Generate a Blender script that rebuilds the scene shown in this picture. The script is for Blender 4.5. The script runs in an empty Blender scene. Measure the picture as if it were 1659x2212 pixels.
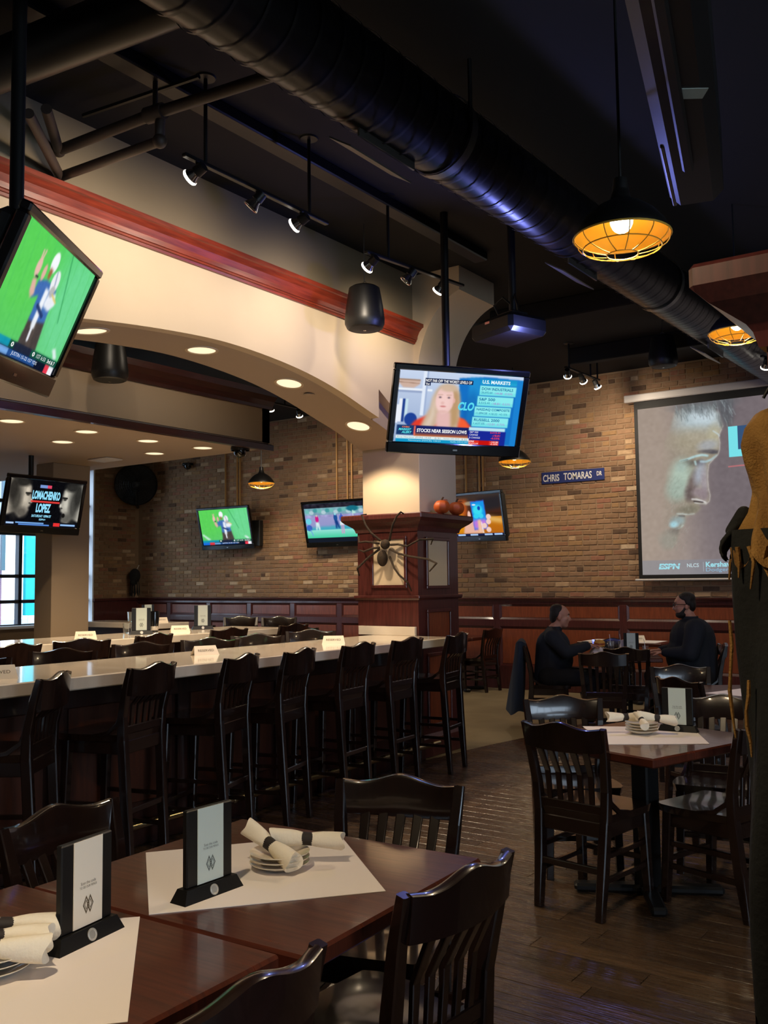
import bpy, bmesh, math, random
import numpy as np
from mathutils import Vector, Matrix
random.seed(7)
rng = np.random.default_rng(5)
SC = bpy.context.scene
COL = SC.collection
PI = math.pi

# ------------------------------------------------------------------ camera
F, CX, CY, EYE = 2030.0, 829.5, 1106.0, 1.55          # focal length and centre in pixels of 1659x2212, eye height
def _n(a): return a / np.linalg.norm(a)
_d1 = _n(np.array([2270 - CX, -(1240 - CY), -F]))      # long axis of the room (beam, bar, duct)
_d2 = -np.array([-2050 - CX, -(1290 - CY), -F]); _d2 = _n(_d2 - _d2.dot(_d1) * _d1)
RW = np.array([_d2, _d1, np.cross(_d2, _d1)])
cam_d = bpy.data.cameras.new('camera')
cam_d.sensor_fit = 'AUTO'; cam_d.sensor_width = 36; cam_d.lens = F * 36 / 2212
cam_d.clip_start = 0.05; cam_d.clip_end = 200
cam = bpy.data.objects.new('camera', cam_d); COL.objects.link(cam)
_m = Matrix.Identity(4)
for i in range(3):
    for j in range(3): _m[i][j] = RW[i][j]
_m[2][3] = EYE
cam.matrix_world = _m
SC.camera = cam
# ------------------------------------------------------------------ world, exposure
vs = SC.view_settings
vs.view_transform = 'Standard'; vs.look = 'None'; vs.gamma = 1.0; vs.use_curve_mapping = False
vs.exposure = 0.0
W = bpy.data.worlds.new('sky'); SC.world = W; W.use_nodes = True
bg = W.node_tree.nodes['Background']
bg.inputs[0].default_value = (0.62, 0.80, 1.0, 1); bg.inputs[1].default_value = 5.0
# added daylight fill, standing in the opening of assumed windows beside the camera
def area(name, loc, direction, sx, sy, energy, col, parent=None):
    d = bpy.data.lights.new(name, 'AREA'); d.shape = 'RECTANGLE'; d.size = sx; d.size_y = sy; d.energy = energy; d.color = col
    o = bpy.data.objects.new(name, d); COL.objects.link(o); o.location = loc
    o.rotation_euler = Vector(direction).to_track_quat('-Z', 'Y').to_euler()
    if parent: o.parent = parent
    return o
area('assumed_daylight_fill', (4.4, 1.5, 1.9), (-1, 0.15, -0.1), 5.0, 1.6, 55, (0.72, 0.85, 1.0))

def spot(loc, target, energy, angle, col=(1.0, 0.78, 0.52), blend=0.6, rad=0.03, parent=None, name='lamp_or_fill_light'):
    d = bpy.data.lights.new(name, 'SPOT'); d.energy = energy; d.color = col
    d.spot_size = math.radians(angle); d.spot_blend = blend; d.shadow_soft_size = rad
    o = bpy.data.objects.new(name, d); COL.objects.link(o); o.location = loc
    o.rotation_euler = (Vector(target) - Vector(loc)).to_track_quat('-Z', 'Y').to_euler()
    if parent:
        o.parent = parent; o.matrix_parent_inverse = parent.matrix_basis.inverted()
    return o
def point(loc, energy, col=(1.0, 0.74, 0.42), rad=0.04, parent=None, name='lamp_or_fill_light'):
    d = bpy.data.lights.new(name, 'POINT'); d.energy = energy; d.color = col; d.shadow_soft_size = rad
    o = bpy.data.objects.new(name, d); COL.objects.link(o); o.location = loc
    if parent:
        o.parent = parent; o.matrix_parent_inverse = parent.matrix_basis.inverted()
    return o

# ------------------------------------------------------------------ measuring helpers (photo point -> point at a known height or plane)
def ray(px, py): return RW @ np.array([px - CX, -(py - CY), -F])
def onz(px, py, z): r = ray(px, py); return Vector(r * ((z - EYE) / r[2])) + Vector((0, 0, EYE))
def onx(px, py, x): r = ray(px, py); return Vector(r * (x / r[0])) + Vector((0, 0, EYE))
def ony(px, py, y): r = ray(px, py); return Vector(r * (y / r[1])) + Vector((0, 0, EYE))
def atd(px, py, d): return Vector(ray(px, py) / F * d) + Vector((0, 0, EYE))

# ------------------------------------------------------------------ materials
def lin(c):
    c = [x / 255.0 for x in c]
    return tuple((x / 12.92 if x <= 0.04045 else ((x + 0.055) / 1.055) ** 2.4) for x in c)
M = {}
def mat(name, col, rough=0.5, metal=0.0, coat=0.0, spec=0.5, vary=None, scale=6.0, stretch=(1, 1, 1), bump=0.0, bscale=60.0,
        trans=0.0, emit=None, estr=1.0, coords='Object', detail=4.0, rvary=0.0, sheen=0.0):
    m = bpy.data.materials.new(name); m.use_nodes = True; nt = m.node_tree; b = nt.nodes['Principled BSDF']
    b.inputs['Base Color'].default_value = (*col, 1); b.inputs['Roughness'].default_value = rough
    b.inputs['Metallic'].default_value = metal; b.inputs['Specular IOR Level'].default_value = spec
    b.inputs['Coat Weight'].default_value = coat; b.inputs['Coat Roughness'].default_value = 0.08
    if sheen: b.inputs['Sheen Weight'].default_value = sheen
    if trans: b.inputs['Transmission Weight'].default_value = trans
    if emit: b.inputs['Emission Color'].default_value = (*emit, 1); b.inputs['Emission Strength'].default_value = estr
    if vary or bump or rvary:
        tc = nt.nodes.new('ShaderNodeTexCoord'); mp = nt.nodes.new('ShaderNodeMapping')
        mp.inputs['Scale'].default_value = stretch
        nt.links.new(tc.outputs[coords], mp.inputs['Vector'])
    if vary or rvary:
        ns = nt.nodes.new('ShaderNodeTexNoise'); ns.inputs['Scale'].default_value = scale; ns.inputs['Detail'].default_value = detail
        nt.links.new(mp.outputs[0], ns.inputs['Vector'])
    if vary:
        cr = nt.nodes.new('ShaderNodeValToRGB'); cr.color_ramp.elements[0].position = 0.32; cr.color_ramp.elements[1].position = 0.68
        cr.color_ramp.elements[0].color = (*col, 1); cr.color_ramp.elements[1].color = (*vary, 1)
        nt.links.new(ns.outputs['Fac'], cr.inputs[0]); nt.links.new(cr.outputs[0], b.inputs['Base Color'])
    if rvary:
        mr = nt.nodes.new('ShaderNodeMapRange'); mr.inputs['To Min'].default_value = max(0.02, rough - rvary); mr.inputs['To Max'].default_value = rough + rvary
        nt.links.new(ns.outputs['Fac'], mr.inputs['Value']); nt.links.new(mr.outputs[0], b.inputs['Roughness'])
    if bump:
        n2 = nt.nodes.new('ShaderNodeTexNoise'); n2.inputs['Scale'].default_value = bscale; n2.inputs['Detail'].default_value = 3
        nt.links.new(mp.outputs[0], n2.inputs['Vector'])
        bp = nt.nodes.new('ShaderNodeBump'); bp.inputs['Strength'].default_value = bump; bp.inputs['Distance'].default_value = 0.01
        nt.links.new(n2.outputs['Fac'], bp.inputs['Height']); nt.links.new(bp.outputs[0], b.inputs['Normal'])
    M[name] = m
    return m
def emis(name, col, strength):
    m = bpy.data.materials.new(name); m.use_nodes = True; nt = m.node_tree; nt.nodes.clear()
    e = nt.nodes.new('ShaderNodeEmission'); e.inputs[0].default_value = (*col, 1); e.inputs[1].default_value = strength
    o = nt.nodes.new('ShaderNodeOutputMaterial'); nt.links.new(e.outputs[0], o.inputs[0]); M[name] = m
    return m
mat('chair_wood', lin((33, 19, 14)), 0.24, coat=0.8, vary=lin((23, 12, 9)), scale=5, stretch=(14, 14, 1.5))
mat('table_wood', lin((88, 40, 24)), 0.3, coat=0.5, vary=lin((64, 26, 15)), scale=3.5, stretch=(1.6, 26, 1), rvary=0.06, bump=0.012, bscale=30)
mat('mahogany', lin((88, 42, 38)), 0.34, coat=0.25, vary=lin((66, 30, 27)), scale=4, stretch=(16, 16, 1.3))
mat('panel_wood', lin((136, 68, 38)), 0.42, coat=0.1, vary=lin((114, 54, 30)), scale=4, stretch=(12, 12, 1.5))
mat('crown_wood', lin((136, 50, 28)), 0.42, coat=0.15, vary=lin((100, 32, 18)), scale=5, stretch=(9, 0.9, 9))
mat('crown_dark', lin((58, 24, 20)), 0.35, coat=0.3, vary=lin((42, 17, 15)), scale=5, stretch=(9, 0.9, 9))
mat('cream_paint', lin((208, 188, 160)), 0.75, vary=lin((202, 182, 154)), scale=1.5, bump=0.05, bscale=220)
mat('olive_paint', lin((128, 114, 92)), 0.8, bump=0.05, bscale=220)
mat('taupe_paint', lin((150, 130, 106)), 0.8, bump=0.06, bscale=220)
mat('soffit_paint', lin((172, 152, 134)), 0.8, bump=0.05, bscale=220)
mat('ceiling_black', lin((24, 22, 21)), 0.9)
mat('black_metal', lin((18, 17, 17)), 0.45, metal=0.2)
mat('duct_metal', lin((26, 25, 26)), 0.34, metal=0.5)
mat('pipe_paint', lin((52, 40, 33)), 0.55)
mat('chrome', lin((205, 205, 205)), 0.15, metal=1.0)
mat('brass', lin((214, 196, 150)), 0.22, metal=1.0)
mat('tv_black', lin((14, 14, 15)), 0.16, coat=0.5)
mat('rubber_black', lin((20, 20, 20)), 0.6)
mat('speaker_black', lin((22, 21, 21)), 0.42)
mat('marble', lin((226, 214, 198)), 0.12, coat=0.5, vary=lin((206, 192, 174)), scale=2.2, stretch=(1, 2.5, 1), detail=8)
mat('bar_panel', lin((84, 42, 24)), 0.45, vary=lin((66, 32, 19)), scale=4, stretch=(10, 10, 1.3))
mat('bar_wood', lin((56, 27, 19)), 0.4, coat=0.2, vary=lin((40, 19, 14)), scale=4, stretch=(10, 10, 1.3))
mat('paper', lin((236, 228, 224)), 0.8)
mat('card_cream', lin((240, 226, 205)), 0.7)
mat('card_green_reflect', lin((205, 216, 208)), 0.4)  # greenish-white reflection put into the card's colour
mat('ceramic', lin((236, 226, 206)), 0.18, coat=0.3)
mat('napkin', lin((240, 230, 210)), 0.9, bump=0.2, bscale=120)
mat('band_black', lin((38, 30, 28)), 0.7)
mat('ink_brown', lin((92, 76, 48)), 0.6)
mat('ink_grey', lin((96, 104, 100)), 0.6)
mat('emblem', lin((190, 188, 182)), 0.4, metal=0.5)
mat('yellow_enamel', lin((236, 176, 50)), 0.35, coat=0.3)
mat('yellow_wire', lin((214, 170, 70)), 0.4, metal=0.2)
mat('mortar', lin((150, 124, 96)), 0.95, bump=0.4, bscale=90)
mat('stone_floor', lin((150, 134, 104)), 0.5, vary=lin((124, 110, 84)), scale=1.4, rvary=0.1)
mat('floor_wood', lin((60, 46, 35)), 0.4, vary=lin((54, 40, 30)), scale=3, stretch=(1.5, 16, 1))
mat('orange', lin((196, 92, 30)), 0.5, vary=lin((160, 66, 22)), scale=7)
mat('stem', lin((70, 48, 26)), 0.8)
mat('spider_fur', lin((54, 38, 22)), 0.95, vary=lin((30, 21, 13)), scale=40, bump=0.6, bscale=150)
mat('burlap', lin((172, 130, 68)), 0.95, vary=lin((134, 96, 46)), scale=10, bump=0.5, bscale=180)
mat('robe_black', lin((30, 32, 31)), 0.9, vary=lin((18, 19, 19)), scale=8, bump=0.4, bscale=60)
mat('sign_blue', lin((40, 52, 110)), 0.5)
mat('sign_white', lin((232, 226, 216)), 0.5)
mat('skin', lin((206, 148, 122)), 0.5, vary=lin((188, 126, 104)), scale=14)
mat('hair_dark', lin((30, 21, 17)), 0.6, bump=0.5, bscale=140)
mat('jacket', lin((30, 33, 42)), 0.85, bump=0.25, bscale=25)
mat('trousers', lin((18, 18, 21)), 0.9)
mat('coat_navy', lin((34, 44, 62)), 0.9, bump=0.3, bscale=18)
mat('glass_clear', (0.92, 0.95, 0.95), 0.03, trans=0.95, spec=0.5)
mat('cola', lin((40, 18, 10)), 0.1)
mat('bun', lin((226, 160, 70)), 0.6)
mat('screen_white', lin((200, 196, 190)), 0.8)
mat('screen_border', lin((16, 14, 13)), 0.7)
mat('housing_white', lin((206, 198, 192)), 0.5)
mat('conduit_gold', lin((176, 132, 78)), 0.45, metal=0.3)
mat('window_frame', lin((40, 44, 56)), 0.45)
mat('wall_dark', lin((84, 70, 58)), 0.85)
mat('sticker', lin((140, 146, 136)), 0.6)
mat('street_white', lin((238, 240, 244)), 0.8)
mat('street_teal', lin((20, 190, 196)), 0.7)
mat('street_pink', lin((226, 150, 168)), 0.8)
mat('street_grey', lin((140, 150, 160)), 0.8)
mat('steel_brushed', lin((120, 118, 112)), 0.35, metal=0.8)
emis('lamp_glow', (1.0, 0.86, 0.62), 9.0)
emis('downlight_glow', (1.0, 0.80, 0.52), 1.25)
emis('track_glow', (1.0, 0.92, 0.78), 8.0)
def glass_mat():
    m = bpy.data.materials.new('window_glass'); m.use_nodes = True; nt = m.node_tree; nt.nodes.clear()
    t = nt.nodes.new('ShaderNodeBsdfTransparent'); g = nt.nodes.new('ShaderNodeBsdfGlossy'); g.inputs['Roughness'].default_value = 0.03
    mx = nt.nodes.new('ShaderNodeMixShader'); mx.inputs[0].default_value = 0.06
    o = nt.nodes.new('ShaderNodeOutputMaterial')
    nt.links.new(t.outputs[0], mx.inputs[1]); nt.links.new(g.outputs[0], mx.inputs[2]); nt.links.new(mx.outputs[0], o.inputs[0])
    M['window_glass'] = m
glass_mat()
def picture_mat(name, strength):
    m = bpy.data.materials.new(name); m.use_nodes = True; nt = m.node_tree; nt.nodes.clear()
    a = nt.nodes.new('ShaderNodeAttribute'); a.attribute_name = 'Col'
    e = nt.nodes.new('ShaderNodeEmission'); e.inputs[1].default_value = strength
    o = nt.nodes.new('ShaderNodeOutputMaterial'); nt.links.new(a.outputs['Color'], e.inputs[0]); nt.links.new(e.outputs[0], o.inputs[0]); M[name] = m
picture_mat('tv_picture', 1.0)
picture_mat('projected_picture', 0.85)

# ------------------------------------------------------------------ mesh builder
class MB:
    def __init__(s): s.v = []; s.f = []; s.mi = []; s.cur = 0
    def add(s, vs, fs):
        k = len(s.v); s.v += [tuple(p) for p in vs]; s.f += [tuple(i + k for i in q) for q in fs]; s.mi += [s.cur] * len(fs); return s
    def box(s, c, size, ch=0.0, R=None):
        hx, hy, hz = size[0] / 2, size[1] / 2, size[2] / 2
        if ch <= 0:
            p = [Vector((x * hx, y * hy, z * hz)) for x in (-1, 1) for y in (-1, 1) for z in (-1, 1)]
            fs = [(0, 1, 3, 2), (4, 6, 7, 5), (0, 4, 5, 1), (2, 3, 7, 6), (0, 2, 6, 4), (1, 5, 7, 3)]
        else:
            ch = min(ch, hx * .95, hy * .95, hz * .95); p = []; idx = {}
            for x in (-1, 1):
                for y in (-1, 1):
                    for z in (-1, 1):
                        for a in range(3):
                            q = [x * (hx - ch), y * (hy - ch), z * (hz - ch)]; q[a] = (x, y, z)[a] * (hx, hy, hz)[a]
                            idx[(x, y, z, a)] = len(p); p.append(Vector(q))
            fs = []
            for a in range(3):
                b, c2 = (a + 1) % 3, (a + 2) % 3
                for sg in (-1, 1):
                    loop = []
                    for (u, w) in ((-1, -1), (1, -1), (1, 1), (-1, 1)):
                        t = [0, 0, 0]; t[a] = sg; t[b] = u; t[c2] = w; loop.append(idx[(*t, a)])
                    fs.append(tuple(loop if sg > 0 else loop[::-1]))
                for u in (-1, 1):
                    for w in (-1, 1):
                        t0 = [0, 0, 0]; t1 = [0, 0, 0]; t0[a] = -1; t1[a] = 1
                        for t in (t0, t1): t[b] = u; t[c2] = w
                        q = (idx[(*t0, b)], idx[(*t1, b)], idx[(*t1, c2)], idx[(*t0, c2)])
                        fs.append(q if u * w > 0 else q[::-1])
            for x in (-1, 1):
                for y in (-1, 1):
                    for z in (-1, 1):
                        q = tuple(idx[(x, y, z, a)] for a in range(3)); fs.append(q if x * y * z > 0 else q[::-1])
        if R is not None: p = [R @ q for q in p]
        c = Vector(c); return s.add([q + c for q in p], fs)
    def span(s, a, b, ch=0.0):
        return s.box([(a[i] + b[i]) / 2 for i in range(3)], [abs(b[i] - a[i]) for i in range(3)], ch)
    def tube(s, pts, r, n=8, cap=True):
        pts = [Vector(p) for p in pts]; rs = r if isinstance(r, (list, tuple)) else [r] * len(pts)
        vs = []; prev = None
        for i, p in enumerate(pts):
            t = (pts[min(i + 1, len(pts) - 1)] - pts[max(i - 1, 0)]).normalized()
            if prev is None:
                a = t.orthogonal().normalized()
            else:
                a = (prev - prev.dot(t) * t)
                a = a.normalized() if a.length > 1e-6 else t.orthogonal().normalized()
            prev = a; b = t.cross(a)
            vs += [p + (a * math.cos(2 * PI * k / n) + b * math.sin(2 * PI * k / n)) * rs[i] for k in range(n)]
        fs = []
        for i in range(len(pts) - 1):
            for k in range(n):
                fs.append((i * n + k, i * n + (k + 1) % n, (i + 1) * n + (k + 1) % n, (i + 1) * n + k))
        if cap: fs += [tuple(range(n))[::-1], tuple((len(pts) - 1) * n + k for k in range(n))]
        return s.add(vs, fs)
    def sweep(s, pts, w, d, side=(1, 0, 0)):
        """rectangular bar along pts; w along 'side', d across"""
        pts = [Vector(p) for p in pts]; sd = Vector(side).normalized(); vs = []
        ws = w if isinstance(w, (list, tuple)) else [w] * len(pts); ds = d if isinstance(d, (list, tuple)) else [d] * len(pts)
        for i, p in enumerate(pts):
            t = (pts[min(i + 1, len(pts) - 1)] - pts[max(i - 1, 0)]).normalized(); q = t.cross(sd).normalized()
            e = 0.22
            for (x, y) in ((-1, -1 + e), (-1 + e, -1), (1 - e, -1), (1, -1 + e), (1, 1 - e), (1 - e, 1), (-1 + e, 1), (-1, 1 - e)):
                vs.append(p + sd * (x * ws[i] / 2) + q * (y * ds[i] / 2))
        n = 8; fs = []
        for i in range(len(pts) - 1):
            for k in range(n): fs.append((i * n + k, i * n + (k + 1) % n, (i + 1) * n + (k + 1) % n, (i + 1) * n + k))
        fs += [tuple(range(n))[::-1], tuple((len(pts) - 1) * n + k for k in range(n))]
        return s.add(vs, fs)
    def lathe(s, prof, n=24, c=(0, 0, 0), R=None, arc=2 * PI):
        vs = []; c = Vector(c)
        full = arc > 2 * PI - 1e-6; m = n if full else n + 1
        for (r, z) in prof:
            for k in range(m):
                a = arc * k / n; q = Vector((r * math.cos(a), r * math.sin(a), z))
                if R is not None: q = R @ q
                vs.append(q + c)
        fs = []
        for i in range(len(prof) - 1):
            for k in range(n):
                k2 = (k + 1) % m; fs.append((i * m + k, i * m + k2, (i + 1) * m + k2, (i + 1) * m + k))
        return s.add(vs, fs)
    def prism(s, poly, ax, a, b):
        """poly = 2D points in the plane across axis ax (order of remaining axes kept), extruded a..b"""
        def P(u, w, t):
            q = [u, w]; q.insert(ax, t); return tuple(q)
        n = len(poly); vs = [P(u, w, a) for u, w in poly] + [P(u, w, b) for u, w in poly]
        fs = [tuple(range(n))[::-1], tuple(range(n, 2 * n))] + [(k, (k + 1) % n, n + (k + 1) % n, n + k) for k in range(n)]
        return s.add(vs, fs)
    def ball(s, c, r, nu=14, nv=9, R=None):
        r = r if isinstance(r, (list, tuple)) else (r, r, r); c = Vector(c); vs = []; fs = []
        for i in range(nv + 1):
            th = PI * i / nv
            for k in range(nu):
                ph = 2 * PI * k / nu; q = Vector((r[0] * math.sin(th) * math.cos(ph), r[1] * math.sin(th) * math.sin(ph), r[2] * math.cos(th)))
                if R is not None: q = R @ q
                vs.append(q + c)
        for i in range(nv):
            for k in range(nu): fs.append((i * nu + k, (i + 1) * nu + k, (i + 1) * nu + (k + 1) % nu, i * nu + (k + 1) % nu))
        return s.add(vs, fs)
    def grid(s, fn, nu, nv, closed=False):
        vs = [fn(i / nu, j / nv) for j in range(nv + 1) for i in range(nu + (0 if closed else 1))]
        m = nu if closed else nu + 1; fs = []
        for j in range(nv):
            for i in range(nu): fs.append((j * m + i, j * m + (i + 1) % m, (j + 1) * m + (i + 1) % m, (j + 1) * m + i))
        return s.add(vs, fs)
    def mesh(s, name, mats, smooth=True, angle=38):
        me = bpy.data.meshes.new(name); me.from_pydata(s.v, [], s.f); 
        mats = mats if isinstance(mats, (list, tuple)) else [mats]
        for m in mats: me.materials.append(M[m] if isinstance(m, str) else m)
        if any(s.mi): me.polygons.foreach_set('material_index', s.mi)
        bm = bmesh.new(); bm.from_mesh(me); bmesh.ops.recalc_face_normals(bm, faces=bm.faces); bm.to_mesh(me); bm.free()
        if smooth:
            me.polygons.foreach_set('use_smooth', [True] * len(me.polygons)); me.set_sharp_from_angle(angle=math.radians(angle))
        me.update(); return me
    def build(s, name, mats, parent=None, smooth=True, angle=38, **kw):
        return link(name, s.mesh(name, mats, smooth, angle), parent, **kw)
def link(name, data, parent=None, loc=None, rot=None, mw=None, label=None, cat=None, group=None, kind=None):
    o = bpy.data.objects.new(name, data); COL.objects.link(o)
    if parent is not None: o.parent = parent
    if loc is not None: o.location = loc
    if rot is not None: o.rotation_euler = rot
    if mw is not None: o.matrix_basis = mw
    if label: o['label'] = label
    if cat: o['category'] = cat
    if group: o['group'] = group
    if kind: o['kind'] = kind
    return o
def thing(name, label, cat, loc=(0, 0, 0), rz=0.0, group=None, mw=None):
    o = link(name, None, loc=loc, rot=(0, 0, rz), mw=mw, label=label, cat=cat, group=group); o.empty_display_size = 0.1; return o
def kids(o): return [c for c in COL.objects if c.parent == o]
KID = {}
def reg(root):
    """remember a prototype's parts so that copies need no search"""
    def rec(o): KID[o.name] = [c for c in COL.objects if c.parent == o]; [rec(c) for c in KID[o.name]]
    rec(root); return root
def dup(root, loc, rz, label, group=None):
    def rec(o, parent):
        c = o.copy(); COL.objects.link(c)
        if parent is not None: c.parent = parent
        for k in KID.get(o.name, []): rec(k, c)
        return c
    r = rec(root, None); r.location = loc; r.rotation_euler = (0, 0, rz); r['label'] = label
    if group: r['group'] = group
    return r
def face_angle(d): return math.atan2(d[1], d[0]) - PI / 2      # turn so that local +y points along d

# ================================================================== THE SETTING
YB, XL, ZC = 12.19, -14.5, 4.38        # back wall, left wall, ceiling
XR, YF = 4.5, -2.5                     # right wall and front wall, behind and beside the camera
# ---- floor
b = MB(); b.span((-15.2, YF, -0.12), (XR, YB + 0.2, -0.012)); floor = b.build('floor', 'floor_wood', smooth=False, kind='structure', label='dark wood plank floor of the dining room', )
# light stone floor behind the pillar and under the bar
poly = [(-15.2, 7.0), (-4.52, 7.0), (-4.42, 7.9), (-4.32, 8.5), (-4.12, 10.4), (-3.95, YB), (-15.2, YB)]
b = MB(); b.prism([(x, y) for x, y in poly], 2, -0.0115, 0.0); b.build('floor', 'stone_floor', smooth=False, kind='structure', label='pale stone floor beyond the wood-clad pillar')
b = MB(); b.span((-15.2, YF, -0.0115), (-5.2, 7.0, 0.0)); b.build('floor', 'stone_floor', smooth=False, kind='structure', label='pale stone floor of the bar side')
# planks, each a board of its own in the part of the floor in view
plank_mats = []
for k, (c1, c2) in enumerate([((86, 67, 50), (52, 39, 28)), ((78, 60, 44), (48, 36, 26)), ((92, 71, 52), (58, 44, 31)), ((80, 62, 48), (52, 40, 30)), ((74, 57, 42), (46, 34, 25))]):
    mat('plank_%d' % k, lin(c1), 0.27, vary=lin(c2), scale=2.6, stretch=(1.3, 16, 1), rvary=0.12, bump=0.5, bscale=5, coords='Object', detail=7); plank_mats.append('plank_%d' % k)
def clip_plank(x0, x1, y0, y1):
    # the boards stop at the slanting edge of the stone floor
    ym = (y0 + y1) / 2
    xe = -5.2 if ym < 7.0 else float(np.interp(ym, [7.0, 7.9, 8.5, 10.4, YB], [-4.52, -4.42, -4.32, -4.12, -3.95]))
    return max(x0, xe), x1
PW, PLN = 0.118, 1.22
plank_cache = {}
cand = []
row = 0; y = 1.0
while y < YB - 0.02:
    off = random.uniform(0, PLN); x = -5.2 - off
    while x < 1.2:
        x0, x1 = clip_plank(x, x + PLN, y, y + PW)
        if x1 - x0 > 0.05:
            cand.append((x0, min(x1, 1.2), y, min(y + PW, YB - 0.01)))
        x += PLN
    y += PW; row += 1
def plank_seen(p):
    c = RW.T @ np.array([(p[0] + p[1]) / 2, (p[2] + p[3]) / 2, -EYE]); 
    if c[2] > -0.4: return 9e9
    px = CX + F * c[0] / -c[2]; py = CY - F * c[1] / -c[2]
    out = max(0, -px, px - 1659) + max(0, py - 2212)
    hid = 4000 if (px < 700 and py < 1750) else 0
    return -c[2] + out / 40 + hid
cand.sort(key=plank_seen)
rest = MB()
def plank_shape(bm, x0, x1, y0, y1, cx=0, cy=0):
    g = 0.0015; e = 0.0018; z1 = -0.0006 * random.random(); z0 = -0.0118
    bm.add([(x0 + g - cx, y0 + g - cy, z0), (x1 - g - cx, y0 + g - cy, z0), (x1 - g - cx, y1 - g - cy, z0), (x0 + g - cx, y1 - g - cy, z0),
            (x0 + g - cx, y0 + g - cy, z1 - .0012), (x1 - g - cx, y0 + g - cy, z1 - .0012), (x1 - g - cx, y1 - g - cy, z1 - .0012), (x0 + g - cx, y1 - g - cy, z1 - .0012),
            (x0 + g + e - cx, y0 + g + e - cy, z1), (x1 - g - e - cx, y0 + g + e - cy, z1), (x1 - g - e - cx, y1 - g - e - cy, z1), (x0 + g + e - cx, y1 - g - e - cy, z1)],
           [(0, 1, 5, 4), (1, 2, 6, 5), (2, 3, 7, 6), (3, 0, 4, 7), (4, 5, 9, 8), (5, 6, 10, 9), (6, 7, 11, 10), (7, 4, 8, 11), (8, 9, 10, 11)])
for i, p in enumerate(cand):
    mname = random.choice(plank_mats)
    if i < 295:
        full = abs(p[1] - p[0] - PLN) < 1e-6 and abs(p[3] - p[2] - PW) < 1e-6
        if full:
            if mname not in plank_cache:
                q = MB(); plank_shape(q, 0, PLN, 0, PW); plank_cache[mname] = q.mesh('plank', mname, smooth=False)
            link('plank', plank_cache[mname], floor, loc=(p[0], p[2], 0))
        else:
            q = MB(); plank_shape(q, 0, p[1] - p[0], 0, p[3] - p[2]); link('plank', q.mesh('plank', mname, smooth=False), floor, loc=(p[0], p[2], 0))
    else:
        rest.cur = plank_mats.index(mname); plank_shape(rest, *p)
rest.build('plank_field', plank_mats, floor, smooth=False, kind='stuff')

# ---- ceiling
b = MB(); b.span((-15.2, YF, ZC), (XR, YB + 0.2, ZC + 0.15)); b.build('ceiling', 'ceiling_black', smooth=False, kind='structure', label='black painted open ceiling')
for k, yy in enumerate((0.4, 8.6, 10.6)):
    b = MB(); b.span((-4.69, yy, ZC - 0.2), (XR, yy + 0.14, ZC), 0.01); b.build('ceiling_joist', 'ceiling_black', smooth=False, kind='structure')

# ---- brick back wall
brick_cols = [((152, 118, 88), (136, 106, 78), 24), ((146, 112, 82), (130, 100, 73), 22), ((158, 122, 92), (142, 110, 82), 18), ((152, 110, 80), (136, 98, 72), 14),
              ((164, 126, 88), (148, 114, 76), 10), ((190, 158, 122), (172, 140, 106), 5), ((204, 178, 146), (186, 158, 126), 2), ((108, 82, 62), (88, 66, 50), 4), ((162, 112, 86), (144, 98, 76), 7)]
BM = []
for k, (c1, c2, w) in enumerate(brick_cols):
    mat('brick_%d' % k, lin(c1), 0.9, vary=lin(c2), scale=16, bump=0.35, bscale=70); BM.append('brick_%d' % k)
BW = [c[2] for c in brick_cols]
CAPZ = 1.30
b = MB(); b.span((XL - 0.3, YB + 0.012, 0), (XR, YB + 0.25, ZC)); wall_back = b.build('wall_back', 'mortar', smooth=False, kind='structure', label='brick back wall above dark wainscot')
BL, BH, BJ = 0.203, 0.059, 0.012
def brick_mesh(mname, L, k):
    q = MB(); j = lambda: random.uniform(-0.004, 0.004)
    pr = random.uniform(0.006, 0.012)
    q.add([(0 + j(), 0, 0 + j()), (L + j(), 0, 0 + j()), (L + j(), 0, BH + j()), (0 + j(), 0, BH + j()),
           (0.006 + j(), -pr, 0.005 + j()), (L - 0.006 + j(), -pr, 0.005 + j()), (L - 0.006 + j(), -pr, BH - 0.005 + j()), (0.006 + j(), -pr, BH - 0.005 + j())],
          [(4, 5, 6, 7), (0, 1, 5, 4), (1, 2, 6, 5), (2, 3, 7, 6), (3, 0, 4, 7)])
    return q
BC = {}
for k, mname in enumerate(BM):
    for L in (BL, BL / 2 - BJ / 2):
        for v in range(2): BC[(k, L > .15, v)] = brick_mesh(mname, L, k)
BCM = {}
bricks = []
r = 0; z = CAPZ + 0.012
while z + BH < ZC:
    header = (r % 6 == 5); L = BL / 2 - BJ / 2 if header else BL
    x = XL - random.uniform(0, BL) if not header else XL - (0.05 if r % 2 else 0.1)
    x = XL - (0.5 * (BL + BJ) if r % 2 else 0) 
    while x < -1.0:
        if x > XL: bricks.append((x, z, L > .15, random.choices(range(len(BM)), BW)[0]))
        x += L + BJ
    z += BH + BJ; r += 1
def brick_seen(q):
    x, z = q[0], q[1]
    hidden = (x > -4.75) or (-6.0 < x < -4.7 and 2.86 < z < 3.12) or (x < -6.0 and 2.0 < z < 2.95) or x < -7.0
    return (1 if hidden else 0, math.hypot(x, YB))
bricks.sort(key=brick_seen)
rest = MB()
for i, (x, z, full, k) in enumerate(bricks):
    v = random.randint(0, 1)
    if i < 298:
        key = (k, full, v)
        if key not in BCM: BCM[key] = BC[key].mesh('brick', BM[k], smooth=False)
        link('brick', BCM[key], wall_back, loc=(x, YB + 0.012, z))
    else:
        q = BC[(k, full, v)]; rest.cur = k; rest.add([(p[0] + x, p[1] + YB + 0.012, p[2] + z) for p in q.v], q.f)
rest.build('brick_field', BM, wall_back, smooth=False, kind='stuff')
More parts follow.
